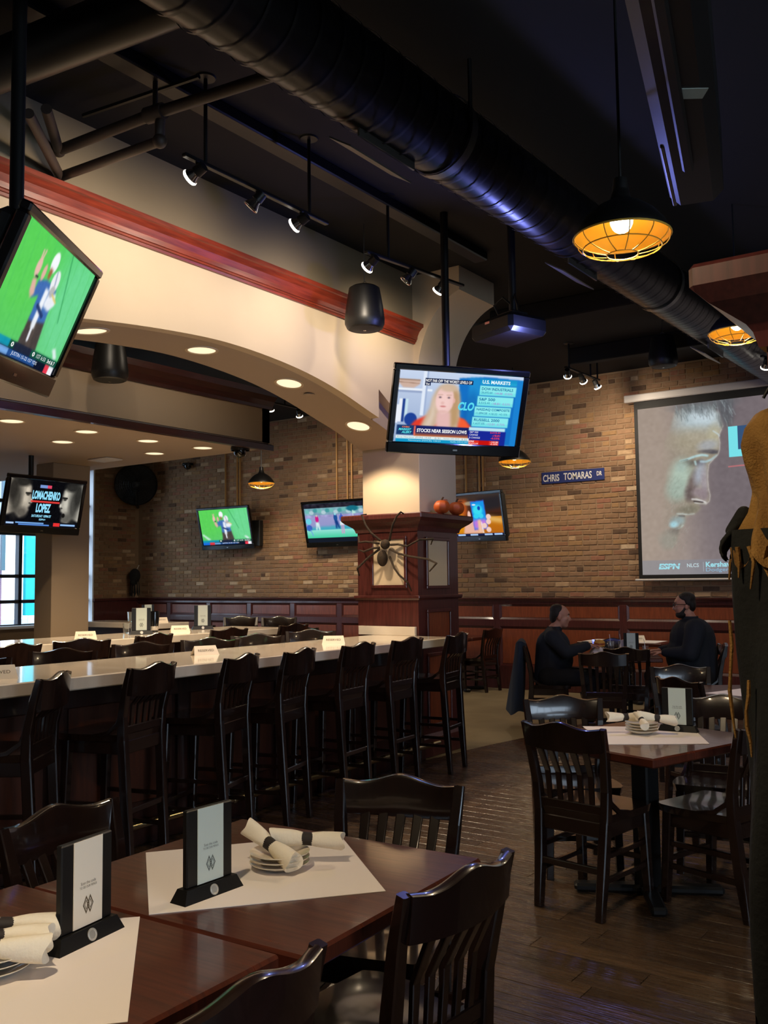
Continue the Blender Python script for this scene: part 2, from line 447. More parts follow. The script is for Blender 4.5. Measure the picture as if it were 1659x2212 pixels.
# conduits on the brick
for x, z0, z1 in ((-12.11, 2.9, 4.38), (-11.82, 2.9, 4.38), (-11.75, 2.9, 4.38), (-9.55, 2.9, 4.38), (-9.33, 2.9, 4.38), (-9.24, 2.9, 4.38), (-7.09, 2.7, 4.38), (-6.86, 2.7, 4.38), (-6.80, 2.7, 4.38)):
    b = MB(); b.tube([(x, YB - 0.02, z0), (x, YB - 0.02, z1)], 0.017, 8); b.build('conduit', 'conduit_gold', kind='structure')

# ---- wainscot along the back wall: cap, rails, stiles, raised panels
WY = YB - 0.03
b = MB(); b.span((XL, WY, 0.0), (XR, YB + 0.012, CAPZ - 0.03)); wains = b.build('trim_1', 'mahogany', smooth=False, kind='structure', label='dark mahogany panelled wainscot under the brick')
def trim_piece(name, a, c, m='mahogany', ch=0.006, par=None): q = MB(); q.span(a, c, ch); return q.build(name, m, par or wains, smooth=False)
q = MB(); q.prism([(WY + .04, CAPZ - .055), (WY - .02, CAPZ - .055), (WY - .03, CAPZ - .03), (WY - .055, CAPZ - .022), (WY - .06, CAPZ), (WY + .04, CAPZ)], 0, XL, XR); q.build('cap_rail', 'mahogany', wains, smooth=False)
trim_piece('rail', (XL, WY - 0.02, 1.205), (XR, WY, CAPZ - .05)); trim_piece('rail', (XL, WY - 0.02, 0.885), (XR, WY, 0.99)); trim_piece('rail', (XL, WY - 0.02, 0.0), (XR, WY, 0.33))
edges = [XL + 0.0, -13.56, -12.51, -11.505, -10.505, -9.50, -8.5, -7.5, -6.60, -4.69, -2.78, -0.9, 1.0, 2.9, XR]
for k, x in enumerate(edges): trim_piece('stile', (x - 0.05, WY - 0.021, 0.33), (x + 0.05, WY, 1.205))
def panel(x0, x1, z0, z1):
    q = MB(); y0 = WY - 0.018; d = 0.03
    q.add([(x0, y0, z0), (x1, y0, z0), (x1, y0, z1), (x0, y0, z1), (x0 + d, WY - .001, z0 + d), (x1 - d, WY - .001, z0 + d), (x1 - d, WY - .001, z1 - d), (x0 + d, WY - .001, z1 - d)],
          [(0, 1, 5, 4), (1, 2, 6, 5), (2, 3, 7, 6), (3, 0, 4, 7)])
    o = q.build('panel_moulding', 'mahogany', wains, smooth=False)
    q = MB(); q.span((x0 + d, WY - .006, z0 + d), (x1 - d, WY, z1 - d), .004); q.build('panel', 'panel_wood', wains, smooth=False)
for k in range(len(edges) - 1):
    panel(edges[k] + .05, edges[k + 1] - .05, 0.99, 1.205); panel(edges[k] + .05, edges[k + 1] - .05, 0.33, 0.885)

# ---- left wall: brick return by the corner, tall street window, plastered rest
b = MB(); b.span((XL - 0.3, 11.15, 0), (XL, YB + 0.012, ZC)); b.span((XL - 0.3, YF, 0), (XL, 6.2, ZC)); b.span((XL - 0.3, 6.2, 0), (XL, 11.15, 0.86)); b.span((XL - 0.3, 6.2, 3.72), (XL, 11.15, ZC))
wall_left = b.build('wall_left', 'mortar', smooth=False, kind='structure', label='left wall with tall street window and brick return')
rest = MB(); z = CAPZ + .012; r = 0
while z + BH < ZC:
    y = 11.16 + (0.5 * (BL + BJ) if r % 2 else 0)
    while y + BL < YB:
        k = random.choices(range(len(BM)), BW)[0]; q = BC[(k, True, r % 2)]; rest.cur = k
        rest.add([(XL - p[1], y + p[0], z + p[2]) for p in q.v], q.f); y += BL + BJ
    z += BH + BJ; r += 1
rest.build('brick_field', BM, wall_left, smooth=False, kind='stuff')
b = MB(); b.span((XL, 11.15, 0), (XL + .03, YB - .03, CAPZ - .03), .005); b.span((XL, 11.13, CAPZ - .05), (XL + .06, YB - .03, CAPZ), .006); b.build('trim_2', 'mahogany', smooth=False, kind='structure')
# white window reveal
b = MB(); b.span((XL - 0.3, 11.12, 0.86), (XL + .01, 11.15, 3.72)); b.build('window_reveal', 'street_white', wall_left, smooth=False)
win = link('window_1', None, kind='structure', label='tall street window left of the taupe pier')
for y0 in np.arange(6.2, 11.1, 0.70):
    b = MB(); b.span((XL - .22, y0 - .035, .86), (XL - .10, y0 + .035, 3.72), .006); b.build('mullion', 'window_frame', win, smooth=False)
for z0 in (.86, 1.28, 1.72, 2.46, 3.02, 3.70):
    b = MB(); b.span((XL - .22, 6.2, z0 - .03), (XL - .10, 11.15, z0 + .03), .006); b.build('transom', 'window_frame', win, smooth=False)
zz = (.86, 1.28, 1.72, 2.46, 3.02, 3.70)
for y0 in np.arange(6.2, 10.9, 0.70):
    for a in range(5):
        b = MB(); b.span((XL - .165, y0 + .03, zz[a] + .025), (XL - .155, y0 + .67, zz[a + 1] - .025)); b.build('pane', 'window_glass', win, smooth=False)
b = MB(); b.span((XL - .3, 6.2, .82), (XL + .12, 11.15, .87), .01); b.build('sill', 'street_white', win, smooth=False)
# right wall with windows assumed for the daylight fill, front wall behind the camera
b = MB(); b.span((XR, YF, 0), (XR + .25, YB, 1.0)); b.span((XR, YF, 2.8), (XR + .25, YB, ZC)); b.span((XR, 4.2, 1.0), (XR + .25, YB, 2.8)); b.span((XR, YF, 1.0), (XR + .25, -1.2, 2.8))
b.build('wall_right', 'wall_dark', smooth=False, kind='structure')
b = MB(); b.span((-15.2, YF - .25, 0), (XR + .25, YF, ZC)); b.build('wall_front', 'wall_dark', smooth=False, kind='structure')
win_assumed = link('window_assumed', None, kind='structure')
for y0 in np.linspace(-1.2, 4.2, 5):
    b = MB(); b.span((XR + .06, y0 - .04, 1.0), (XR + .16, y0 + .04, 2.8)); b.build('mullion', 'window_frame', win_assumed, smooth=False)

# ---- plastered pier in front of the window, under the dropped bar ceiling
SOF, SX, SY = 3.04, -7.0, 7.72
b = MB(); b.span((-10.14, 6.93, 0), (-9.8, 7.47, SOF), 0.006); b.build('wall_pier', 'taupe_paint', smooth=False, kind='structure', label='taupe plastered pier behind the boxing television')
# ---- dropped ceiling over the bar: soffit board, fascia, trim and dark crown
b = MB(); b.span((XL, 0.2, SOF), (SX - .02, SY, SOF + .06)); sof = b.build('ceiling_soffit', 'soffit_paint', smooth=False, kind='structure', label='dropped ceiling over the bar with recessed lights')
b = MB(); b.span((SX - .14, 0.2, SOF + .06), (SX, SY, 3.66)); b.span((XL, SY - .12, SOF + .06), (SX, SY, 3.66)); b.build('fascia', 'taupe_paint', sof, smooth=False)
b = MB(); b.prism([(SX - .04, SOF - .03), (SX + .03, SOF - .03), (SX + .035, SOF + .03), (SX - .0, SOF + .045), (SX - .04, SOF + .045)], 1, 0.2, SY + .03); b.build('trim_strip', 'crown_dark', sof, smooth=False)
b = MB(); b.prism([(SX - .02, 3.47), (SX + .02, 3.47), (SX + .03, 3.50), (SX + .06, 3.55), (SX + .10, 3.60), (SX + .11, 3.66), (SX - .02, 3.66)], 1, 0.2, SY + .02); b.build('crown', 'crown_dark', sof, smooth=False)
b = MB(); b.span((XL, .2, 3.6), (SX - .02, SY, 3.66)); b.build('soffit_lid', 'ceiling_black', sof, smooth=False)

# ---- arched beam and square pier at the end of the bar
BX0, BX1 = -5.30, -4.70
ay = np.array([0.4, 1.6, 2.6, 3.3, 3.75, 4.2, 4.7, 5.18, 5.71, 6.10, 6.43, 6.80, 7.12]); az = np.array([2.74, 2.86, 3.02, 3.13, 3.19, 3.235, 3.262, 3.245, 3.185, 3.105, 3.015, 2.915, 2.795])
yy = np.linspace(0.4, 7.12, 64)
def smooth_interp(x):
    # cubic hermite through the arch points
    m = np.gradient(az, ay); k = np.clip(np.searchsorted(ay, x) - 1, 0, len(ay) - 2); h = ay[k + 1] - ay[k]; t = (x - ay[k]) / h
    return (2 * t**3 - 3 * t**2 + 1) * az[k] + (t**3 - 2 * t**2 + t) * h * m[k] + (-2 * t**3 + 3 * t**2) * az[k + 1] + (t**3 - t**2) * h * m[k + 1]
zz_ = [float(smooth_interp(v)) for v in yy]
SKIN = 0.09
def strip_solid(x0, x1, ys, zs, ztop):
    q = MB(); n = len(ys); vs = []
    for x in (x0, x1):
        for y_, z_ in zip(ys, zs): vs.append((x, y_, z_))
        for y_ in ys: vs.append((x, y_, ztop))
    fs = []
    for i in range(n - 1):
        fs += [(i, i + 1, n + i + 1, n + i), (2 * n + i + 1, 2 * n + i, 3 * n + i, 3 * n + i + 1), (i + 1, i, 2 * n + i, 2 * n + i + 1), (n + i, n + i + 1, 3 * n + i + 1, 3 * n + i)]
    fs += [(0, n, 3 * n, 2 * n), (n - 1, 2 * n + n - 1, 3 * n + n - 1, n + n - 1)]
    q.add(vs, fs); return q
beam = strip_solid(BX0, BX1 - SKIN, yy, zz_, ZC).build('wall_beam', 'soffit_paint', kind='structure', label='cream arched beam running over the bar', angle=25)
ys2 = [v for v in yy if v < 6.59] + [6.59]; zs2 = [float(smooth_interp(v)) for v in ys2]
strip_solid(BX1 - SKIN, BX1, ys2, zs2, 3.78).build('arch_face', 'cream_paint', beam, angle=25)
ys3 = np.linspace(6.59, 7.18, 8); zs3 = [3.225 - 0.36 * (v - 6.59) / .59 for v in ys3]
strip_solid(BX1 - SKIN, BX1, list(ys3), zs3, 3.78).build('arch_face', 'cream_paint', beam, angle=25)
b = MB(); b.span((BX1 - SKIN, 0.4, 3.78), (BX1 - .005, 7.2, ZC)); b.build('upper_wall', 'olive_paint', beam, smooth=False)
# crown moulding on the beam
prof = [(BX1 - .01, 3.735), (BX1 + .02, 3.735), (BX1 + .025, 3.75), (BX1 + .035, 3.752), (BX1 + .035, 3.765), (BX1 + .045, 3.768), (BX1 + .05, 3.80), (BX1 + .07, 3.84), (BX1 + .10, 3.87), (BX1 + .115, 3.875), (BX1 + .115, 3.905), (BX1 - .01, 3.905)]
b = MB(); b.prism(prof, 1, 0.4, 7.20); b.build('crown', 'crown_wood', beam, smooth=False)
# pier
b = MB(); b.span((BX0, 7.15, 2.0), (-4.655, 7.80, ZC), .004); pier = b.build('wall_pier', 'cream_paint', smooth=False, kind='structure', label='square cream pier rising above the wooden pillar')
# quarter-arch corbel on the pier
cp = [(-4.66, 3.35)]
for t in np.linspace(0, 1, 16):
    a = t * PI / 2 * 0.86; cp.append((-4.66 + 0.46 * (1 - math.cos(a)) / (1 - math.cos(PI / 2 * .86)), 3.40 + 0.76 * math.sin(a) / math.sin(PI / 2 * .86)))
cp += [(-4.20, 4.25), (-4.20, ZC), (-4.66, ZC)]
b = MB(); b.prism(cp, 1, 7.15, 7.80); b.build('corbel', 'cream_paint', pier, angle=25)

# ---- wood-clad base of the pier (the pillar by the bar)
def clad_pillar(x0, x1, y0, y1, label, faces, waist=True):
    p = link('wood_pillar', None, kind='structure', label=label)
    b = MB(); b.span((x0, y0, 0), (x1, y1, 2.0)); b.build('core', 'mahogany', p, smooth=False)
    def ring(name, z0, z1, e0, e1, m='mahogany', ch=.006):
        b = MB()
        if abs(e0 - e1) < 1e-6: b.span((x0 - e0, y0 - e0, z0), (x1 + e0, y1 + e0, z1), ch)
        else:
            vs = [(x0 - e0, y0 - e0, z0), (x1 + e0, y0 - e0, z0), (x1 + e0, y1 + e0, z0), (x0 - e0, y1 + e0, z0), (x0 - e1, y0 - e1, z1), (x1 + e1, y0 - e1, z1), (x1 + e1, y1 + e1, z1), (x0 - e1, y1 + e1, z1)]
            b.add(vs, [(3, 2, 1, 0), (4, 5, 6, 7), (0, 1, 5, 4), (1, 2, 6, 5), (2, 3, 7, 6), (3, 0, 4, 7)])
        return b.build(name, m, p, smooth=False)
    ring('base_board', 0, .17, .035, .035); ring('base_cap', .17, .20, .03, .012)
    if waist: ring('waist_moulding', 1.385, 1.40, .015, .03); waist and ring('waist_moulding', 1.40, 1.425, .03, .03, ch=.004)
    ring('neck', 2.0, 2.03, .012, .02)
    prof = [(.02, 2.03), (.03, 2.045), (.05, 2.06), (.085, 2.085), (.10, 2.10), (.105, 2.105)]
    for (e0, z0), (e1, z1) in zip(prof[:-1], prof[1:]): ring('cornice', z0, z1, e0, e1)
    ring('cornice', 2.105, 2.16, .115, .115, ch=.01)
    # framed panels on a face: f = 'y' for the face toward -Y, 'x' for +X, 'w' for -X
    def fpanel(f, a0, a1, z0, z1, m):
        t = .02
        def B(u0, u1, w0, w1, d0, d1, name, mm, ch=.004):
            b = MB()
            if f == 'y': b.span((u0, y0 - d1, w0), (u1, y0 - d0, w1), ch)
            elif f == 'x': b.span((x1 + d0, u0, w0), (x1 + d1, u1, w1), ch)
            b.build(name, mm, p, smooth=False)
        B(a0, a1, z0, z1, 0.0, .004, 'panel', m, 0)
        fw = .028
        for (u0, u1, w0, w1) in ((a0 - fw, a1 + fw, z1, z1 + fw), (a0 - fw, a1 + fw, z0 - fw, z0), (a0 - fw, a0, z0, z1), (a1, a1 + fw, z0, z1)): B(u0, u1, w0, w1, 0, t, 'panel_frame', 'mahogany')
    for f, a0, a1, z0, z1, m in faces: fpanel(f, a0, a1, z0, z1, m)
    return p
PX0, PX1, PY0, PY1 = -5.245, -4.58, 6.99, 7.68
clad_pillar(PX0, PX1, PY0, PY1, 'mahogany clad pillar at the end of the bar with cream panels',
            [('y', -5.06, -4.72, 1.52, 1.93, 'cream_paint'), ('x', 7.14, 7.48, 1.51, 1.92, 'cream_paint'), ('x', 7.14, 7.50, 1.02, 1.27, 'panel_wood'), ('x', 7.14, 7.50, .28, .88, 'panel_wood')])
clad_pillar(-0.432, 0.25, 1.92, 2.60, 'mahogany clad pillar at the right edge close to the camera', [], False)

# ================================================================== CEILING GEAR
# ---- big spiral duct
DZ, DR = 4.03, 0.215
dA = Vector((-2.76, -0.6, DZ)); dB = Vector((-2.505, 11.9, DZ)); dd = (dB - dA).normalized()
duct = thing('spiral_duct', 'large black round spiral air duct running under the ceiling', 'duct', loc=(0, 0, 0))
b = MB(); b.tube([dA, dB], DR, 40, cap=False); b.build('duct_tube', 'duct_metal', duct)
b = MB(); L = (dB - dA).length; t = 0.1
while t < L - .1:
    c = dA + dd * t; c2 = dA + dd * (t + .016); b.tube([c, c2], DR + 0.011, 32, cap=False); t += 0.155
b.build('spiral_seams', 'black_metal', duct)['kind'] = 'stuff'
for t in (4.95, 8.3):
    c = dA + dd * t; b = MB(); b.tube([c - dd * .03, c + dd * .03], DR + .014, 32, cap=False); b.build('collar', 'steel_brushed', duct)
for t in (2.3, 4.9, 7.5, 10.2):
    c = dA + dd * t; b = MB(); b.tube([c + Vector((DR + .01, 0, 0)), c + Vector((DR + .01, 0, ZC - DZ))], .012, 6); b.tube([c - Vector((DR + .01, 0, 0)), c + Vector((-DR - .01, 0, ZC - DZ))], .012, 6); b.build('hanger', 'black_metal', duct)
for t in (4.5, 6.9, 10.0):
    c = dA + dd * t + Vector((-.14, 0, -DR - .05))
    b = MB(); b.box(c, (.16, .55, .008), 0, Matrix.Rotation(math.radians(32), 3, 'Y')); b.box(c + Vector((.1, 0, .06)), (.012, .5, .1)); b.build('register_vane', 'steel_brushed', duct, smooth=False)
# branch duct crossing toward the bar
b = MB(); p0 = onz(400, -14, 4.10); p1 = onz(-60, 166, 4.10); b.tube([p0, p1 + (p1 - p0).normalized() * .1], .118, 32, cap=False); bo = b.build('branch_duct', 'duct_metal', None, label='smaller black round duct branching off toward the bar', cat='duct')
# sprinkler pipes
b = MB(); z1 = 4.12
pa = onz(560, 172, z1); pb = onz(335, 245, z1); pc = onz(127, 325, z1); pe = onz(100, 235, z1)
sp = thing('sprinkler_pipe', 'dark sprinkler pipe with bent branches above the arched beam', 'pipe')
b.tube([pa + (pa - pb) * .3, pa, pb, pc], .032, 12); b.build('main_pipe', 'pipe_paint', sp)
b = MB(); b.tube([pc, pe], .03, 12); b.ball(pc, .04); b.build('branch_pipe', 'pipe_paint', sp)
pd = onz(345, 305, 3.96); pf = onz(130, 382, 3.96); pg = onz(62, 245, 3.96)
pb2 = pb + Vector((.03, 0.02, 0))
b = MB(); b.tube([pb2, Vector((pd.x, pd.y, z1 - .06)), Vector((pd.x, pd.y, 4.0)), pd, pf], .028, 12); b.ball(pd, .04); b.build('branch_pipe', 'pipe_paint', sp)
b = MB(); b.tube([pf, pg], .028, 12); b.ball(pf, .032); b.build('branch_pipe', 'pipe_paint', sp)
b = MB(); b.tube([pb - (pa - pb).normalized() * .06, pb + (pa - pb).normalized() * .06], .045, 12); b.tube([pb, pb + Vector((0, 0, .26))], .014, 8); b.build('tee_fitting', 'pipe_paint', sp)
# thin conduit and cable bundle on the ceiling edge
b = MB(); q0 = onz(180, 250, 4.30); q1 = onz(430, 165, 4.30); b.tube([q0, q1], .014, 6); b.build('ceiling_conduit', 'black_metal', None, label='thin black conduit crossing the ceiling above the sprinkler pipe', cat='conduit')
b = MB(); b.span((-3.95, 1.0, 4.30), (-3.82, 7.0, ZC), .01); b.build('ceiling_conduit', 'black_metal', None, label='long black raceway on the ceiling beside the track lights', cat='conduit')

# ---- long dark air unit on the right
h0 = 3.42
A = onz(1450, 455, h0); Bq = onz(1362, 80, h0); Cc = onz(1562, 405, h0)
u = (A - Bq).normalized(); w = (Cc - A); w = (w - w.dot(u) * u); wl = w.length; w.normalize()
ac = thing('air_unit', 'long dark ceiling air unit with a pale sticker, upper right', 'air unit')
start = A - u * 2.6
b = MB(); R = Matrix((w, u, Vector((0, 0, 1)))).transposed(); cc = (start + A) / 2 + w * wl / 2 + Vector((0, 0, .2)); b.box(cc, (wl, 2.6, .4), .05, R); b.build('casing', 'black_metal', ac, smooth=False)
b = MB(); b.box((start + A) / 2 + w * wl * .45 + Vector((0, 0, -.012)) - u * .15, (.05, 1.9, .03), .01, R); b.build('rib', 'black_metal', ac, smooth=False)
sp0 = onz(1490, 202, h0 - .002); b = MB(); b.box(sp0, (.12, .075, .004), 0, Matrix.Rotation(.35, 3, 'Z') @ R); b.build('sticker', 'sticker', ac, smooth=False)
b = MB(); b.box(A + w * .02 + Vector((0, 0, .03)) - u * .35, (.02, .7, .02), .004, R); b.build('edge_strip', 'steel_brushed', ac, smooth=False)
for s in (.2, .8):
    b = MB(); p = A - u * .4 + w * wl * s; b.tube([p + Vector((0, 0, .38)), Vector((p.x, p.y, ZC))], .012, 6); b.build('hanger', 'black_metal', ac)

# ---- pendant lamps with yellow enamel inside and wire cage
def make_pendant(scale=1.0):
    t = thing('pendant_lamp', 'x', 'lamp', group='caged pendant lamps')
    R0 = .21
    prof = [(.035, .20), (.045, .16), (.06, .145), (.10, .125), (.15, .085), (.19, .035), (R0, .0), (R0, -.012)]
    b = MB(); b.lathe(prof, 36); b.build('shade', 'black_metal', t)
    b = MB(); b.lathe([(.0, .148), (.058, .138), (.098, .118), (.147, .078), (.186, .03), (R0 - .004, -.004), (R0 + .002, -.012)], 36); b.build('enamel_lining', 'yellow_enamel', t)
    b = MB(); b.lathe([(.0, .26), (.03, .25), (.036, .20), (.036, .16)], 16); b.build('neck', 'black_metal', t)
    b = MB(); b.ball((0, 0, .06), (.05, .05, .056), 16, 10); b.build('bulb', 'lamp_glow', t)
    b = MB(); cg = []
    for k in range(12):
        a = 2 * PI * k / 12; pts = [Vector((R0 * .99 * math.cos(a) * math.cos(q) , R0 * .99 * math.sin(a) * math.cos(q), -.012 - .085 * math.sin(q))) for q in np.linspace(0, 1.24, 7)]
        b.tube(pts, .0025, 5)
    for q in (.62, 1.24):
        rr = R0 * .99 * math.cos(q); zq = -.012 - .085 * math.sin(q); b.tube([Vector((rr * math.cos(a), rr * math.sin(a), zq)) for a in np.linspace(0, 2 * PI, 33)], .003, 5, cap=False)
    b.tube([Vector((R0 * math.cos(a), R0 * math.sin(a), -.012)) for a in np.linspace(0, 2 * PI, 37)], .0045, 6, cap=False)
    b.build('wire_cage', 'yellow_wire', t)
    return reg(t)
pend = make_pendant()
pl = [((-1.46, 3.90, 3.06), 'caged yellow pendant lamp with bright bulb, nearest and largest', 70),
      ((-1.83, 7.22, 3.40), 'caged yellow pendant lamp half hidden by the right cornice', 60),
      ((-5.72, 11.10, 3.13), 'caged yellow pendant lamp below the business news television', 50),
      ((-10.2, 11.05, 3.15), 'black domed pendant lamp glowing on the brick at far left', 70),
      ((-1.25, .55, 3.06), 'assumed caged yellow pendant lamp over the nearest table, above the frame', 150), ((1.7, 3.9, 3.06), 'added caged yellow pendant for fill right of the frame, farther one', 40), ((1.7, .6, 3.06), 'added caged yellow pendant for fill right of the frame, nearer one', 40)]  # above the frame: assumed; the two right of the frame: added for general fill
for i, (p, lab, e) in enumerate(pl):
    o = pend if i == 0 else dup(pend, (0, 0, 0), 0, lab)
    o.location = p; o['label'] = lab
    b = MB(); b.tube([(0, 0, .25), (0, 0, ZC - p[2])], .007, 6); b.build('stem_rod', 'black_metal', o)
    spot((p[0], p[1], p[2] - .0), (p[0], p[1], 0), e, 158, col=(1.0, .78, .5), blend=.5, rad=.05)

# ---- recessed downlights
def downlight(name_loc, normal, lab, grp, energy, ang=95, rad=.105, real=True):
    n = Vector(normal).normalized(); R = n.to_track_quat('Z', 'Y').to_matrix()
    t = thing('recessed_light', lab, 'light', group=grp)
    t.location = name_loc; t.rotation_euler = n.to_track_quat('Z', 'Y').to_euler()
    b = MB(); b.lathe([(rad + .018, .0), (rad + .016, .006), (rad, .007), (rad - .004, .002)], 28); b.build('ring', 'cream_paint', t)
    b = MB(); b.lathe([(rad - .004, .002), (rad * .55, .0015), (0.0, .001)], 28); b.build('lens', 'downlight_glow', t)
    if real:
        l = Vector(name_loc) + n * .03; spot(l, l + Vector((0, 0, -1)), energy, ang, rad=.05, blend=.35)
    return t
for i, (px, py) in enumerate([(192, 717), (432, 757), (622, 824), (774, 914)]):
    y_ = [3.80, 4.78, 5.75, 6.69][i]; z_ = float(smooth_interp(y_)); sl = (float(smooth_interp(y_ + .02)) - float(smooth_interp(y_ - .02))) / .04
    downlight((-5.0, y_, z_ - .001), (0, sl, -1), ['recessed light in the arch soffit beside the left television', 'recessed light near the crown of the arch soffit', 'recessed light halfway down the arch soffit', 'recessed light low in the arch soffit by the news television'][i], 'recessed lights in the arch soffit', 75 if i == 3 else 120, 116)
b = MB(); y_ = 6.01; b.lathe([(.05, 0), (.048, -.006), (0, -.007)], 20, (-5.0, y_, float(smooth_interp(y_)) - .001)); b.build('sprinkler_cover', 'soffit_paint', None, label='small round sprinkler cover in the arch soffit', cat='sprinkler')
sl = [(-7.596, 4.929, 'recessed light in the dropped ceiling, nearest the camera'), (-8.307, 5.981, 'white recessed light deeper in the dropped ceiling, left one'), (-7.575, 5.725, 'recessed light near the trim, second along the fascia'),
      (-7.584, 6.497, 'orange-tinted recessed light, third along the fascia'), (-8.258, 7.17, 'white recessed light near the far edge of the dropped ceiling'), (-7.52, 7.209, 'recessed light at the corner beside the dome camera'), (-10.6, 6.2, 'recessed light above the boxing television')]
for i, (x, y_, lab) in enumerate(sl): downlight((x, y_, SOF - .001), (0, 0, -1), lab, 'recessed lights in the dropped ceiling', 70, 120, real=(i != 6))
b = MB(); b.span((-9.25, 7.0, SOF - .02), (-8.9, 7.25, SOF), .008); b.build('ceiling_vent', 'housing_white', None, label='flat white vent in the dropped ceiling', cat='vent')

# ---- track lights
def track(a, c, heads, stems, lab, energy, ang=70):
    a = Vector(a); c = Vector(c); u = (c - a).normalized()
    t = thing('track_light', lab, 'track light', group='track lights')
    b = MB(); R = u.to_track_quat('Y', 'Z').to_matrix(); b.box((a + c) / 2, (.035, (c - a).length, .022), .004, R); b.build('rail', 'black_metal', t, smooth=False)
    for s in stems:
        p = a + u * s; b = MB(); b.tube([p, Vector((p.x, p.y, ZC))], .011, 8); b.build('stem_rod', 'black_metal', t)
        b = MB(); b.lathe([(0, -.012), (.055, -.010), (.06, 0)], 20, (p.x, p.y, ZC)); b.build('canopy', 'black_metal', t)
    for (s, d, on) in heads:
        d = Vector(d).normalized(); p = a + u * s + Vector((0, 0, -.06)); b = MB()
        b.tube([a + u * s, p], .012, 8); b.tube([p - d * .05, p + d * .005], [.03, .034], 14); b.build('lamp_head', 'black_metal', t)
        R2 = d.to_track_quat('Z', 'Y').to_matrix()
        b = MB(); b.lathe([(.026, 0), (.030, .02), (.046, .05), (.048, .058)], 20, p, R2); b.build('reflector', 'chrome', t)
        b = MB(); b.lathe([(.036, .036), (.045, .048), (.049, .058), (.046, .064), (.038, .062)], 20, p, R2); b.build('glowing_rim', 'track_glow' if on else 'chrome', t)
        b = MB(); b.lathe([(.043, .052), (.02, .05), (0, .049)], 20, p, R2); b.build('lens', 'track_glow' if on else 'chrome', t)
        if on: spot(p + d * .075, p + d, energy, ang, col=(1.0, .84, .64), rad=.04, blend=1.0)
    return t
TX = -3.72
track((TX, 3.42, 3.875), (TX, 4.66, 3.875), [(.10, (-.8, -.1, -.35), True), (.58, (-.6, -.3, -.7), False), (.98, (-.8, -.1, -.35), True)], (.16, 1.06), 'track of three spot lamps nearest the left television', 46, 130)
track((-3.82, 5.22, 3.87), (-3.9, 6.70, 4.02), [(.08, (-.75, .1, -.4), True), (.62, (-.5, -.3, -.7), False), (1.12, (-.75, .2, -.6), True)], (.3, 1.2), 'track of three spot lamps above the news television', 46, 130)
track((-4.58, 10.25, 4.07), (-4.55, 11.2, 4.07), [(.05, (-.3, .75, -.6), True), (.45, (0, .8, -.6), True), (.85, (.15, .6, -.7), True)], (.1, .7, .9), 'track of three bright spot lamps before the brick wall', 52, 130)
track((-2.35, 10.2, 3.86), (-2.2, 10.9, 3.86), [(.1, (-.35, .6, -.7), True), (.5, (-.1, .6, -.75), True)], (.3,), 'pair of bright spot lamps at the end of the duct', 45, 130)
track((-8.6, 9.3, 4.02), (-8.6, 10.3, 4.02), [(.2, (-.3, .5, -.8), True), (.8, (-.3, .6, -.8), True)], (.5,), 'spot lamp glimpsed past the dropped ceiling', 120, 130)
track((-5.75, 2.6, 4.05), (-5.75, 6.6, 4.05), [(.5, (-1, 0, -.25), True), (2.0, (-1, 0, -.25), True), (3.5, (-1, 0, -.25), True)], (.4, 3.6), 'track lamps behind the arched beam washing the fascia', 26, 130)  # unseen track, added to brighten the fascia

# ---- hanging speakers
def make_speaker():
    t = thing('pendant_speaker', 'x', 'speaker', group='black pendant speakers')
    b = MB(); b.lathe([(.0, .17), (.10, .17), (.122, .155), (.145, .02), (.158, -.09), (.156, -.13), (.14, -.165), (.125, -.172)], 32); b.build('cabinet', 'speaker_black', t)
    b = MB(); b.lathe([(.125, -.170), (.06, -.178), (0, -.18)], 28); b.build('grille', 'rubber_black', t)
    b = MB(); b.lathe([(.012, -.181), (0, -.184)], 10); b.build('badge', 'chrome', t)
    b = MB(); b.tube([Vector((.022 * math.cos(a), 0, .19 + .022 * math.sin(a))) for a in np.linspace(0, 2 * PI, 13)], .003, 5, cap=False); b.build('hanging_loop', 'steel_brushed', t)
    return reg(t)
spk = make_speaker()
for i, (p, lab) in enumerate([((-4.30, 5.85, 3.70), 'large black pendant speaker before the red crown moulding'), ((-6.62, 5.24, 3.50), 'black pendant speaker under the arch by the dropped ceiling'), ((-3.34, 10.05, 4.03), 'black pendant speaker near the top of the brick wall')]):
    o = spk if i == 0 else dup(spk, p, 0, lab)
    o.location = p; o['label'] = lab
    b = MB(); b.tube([(0, 0, .17), (0, 0, ZC - p[2])], .004, 6); b.build('hanging_cable', 'steel_brushed', o)

# ---- projector on its pole
pj = thing('projector', 'dark ceiling projector on a pole glowing blue underneath', 'projector', loc=(-3.22, 6.2, 3.42), rz=-.35)
b = MB(); b.box((0, 0, 0), (.46, .38, .14), .03); b.build('casing', 'black_metal', pj, smooth=False)
b = MB(); b.tube([(.05, .0, .07), (.05, .0, ZC - 3.42)], .028, 12); b.box((.05, 0, .1), (.16, .16, .03), .005); b.build('pole', 'black_metal', pj)
b = MB(); b.lathe([(.05, 0), (.05, .03), (.035, .02), (0, .025)], 20, (.12, .19, .0), Matrix.Rotation(-PI / 2, 3, 'X')); b.build('lens', 'tv_black', pj)
b = MB(); b.tube([(-.05, -.02, .07), (-.09, -.06, .2), (0, -.05, .24), (.05, -.02, .18)], .008, 6); b.tube([(.1, .02, .07), (.14, -.04, .16), (.07, 0, .26)], .007, 6); b.build('cables', 'black_metal', pj)
b = MB(); b.box((-.02, -.192, .03), (.05, .004, .018)); b.build('badge', 'chrome', pj, smooth=False)
point((-2.98, 6.02, 3.27), 36, (.24, .28, 1.0), .06)  # added blue light for projector spill, tints duct, pier and floor

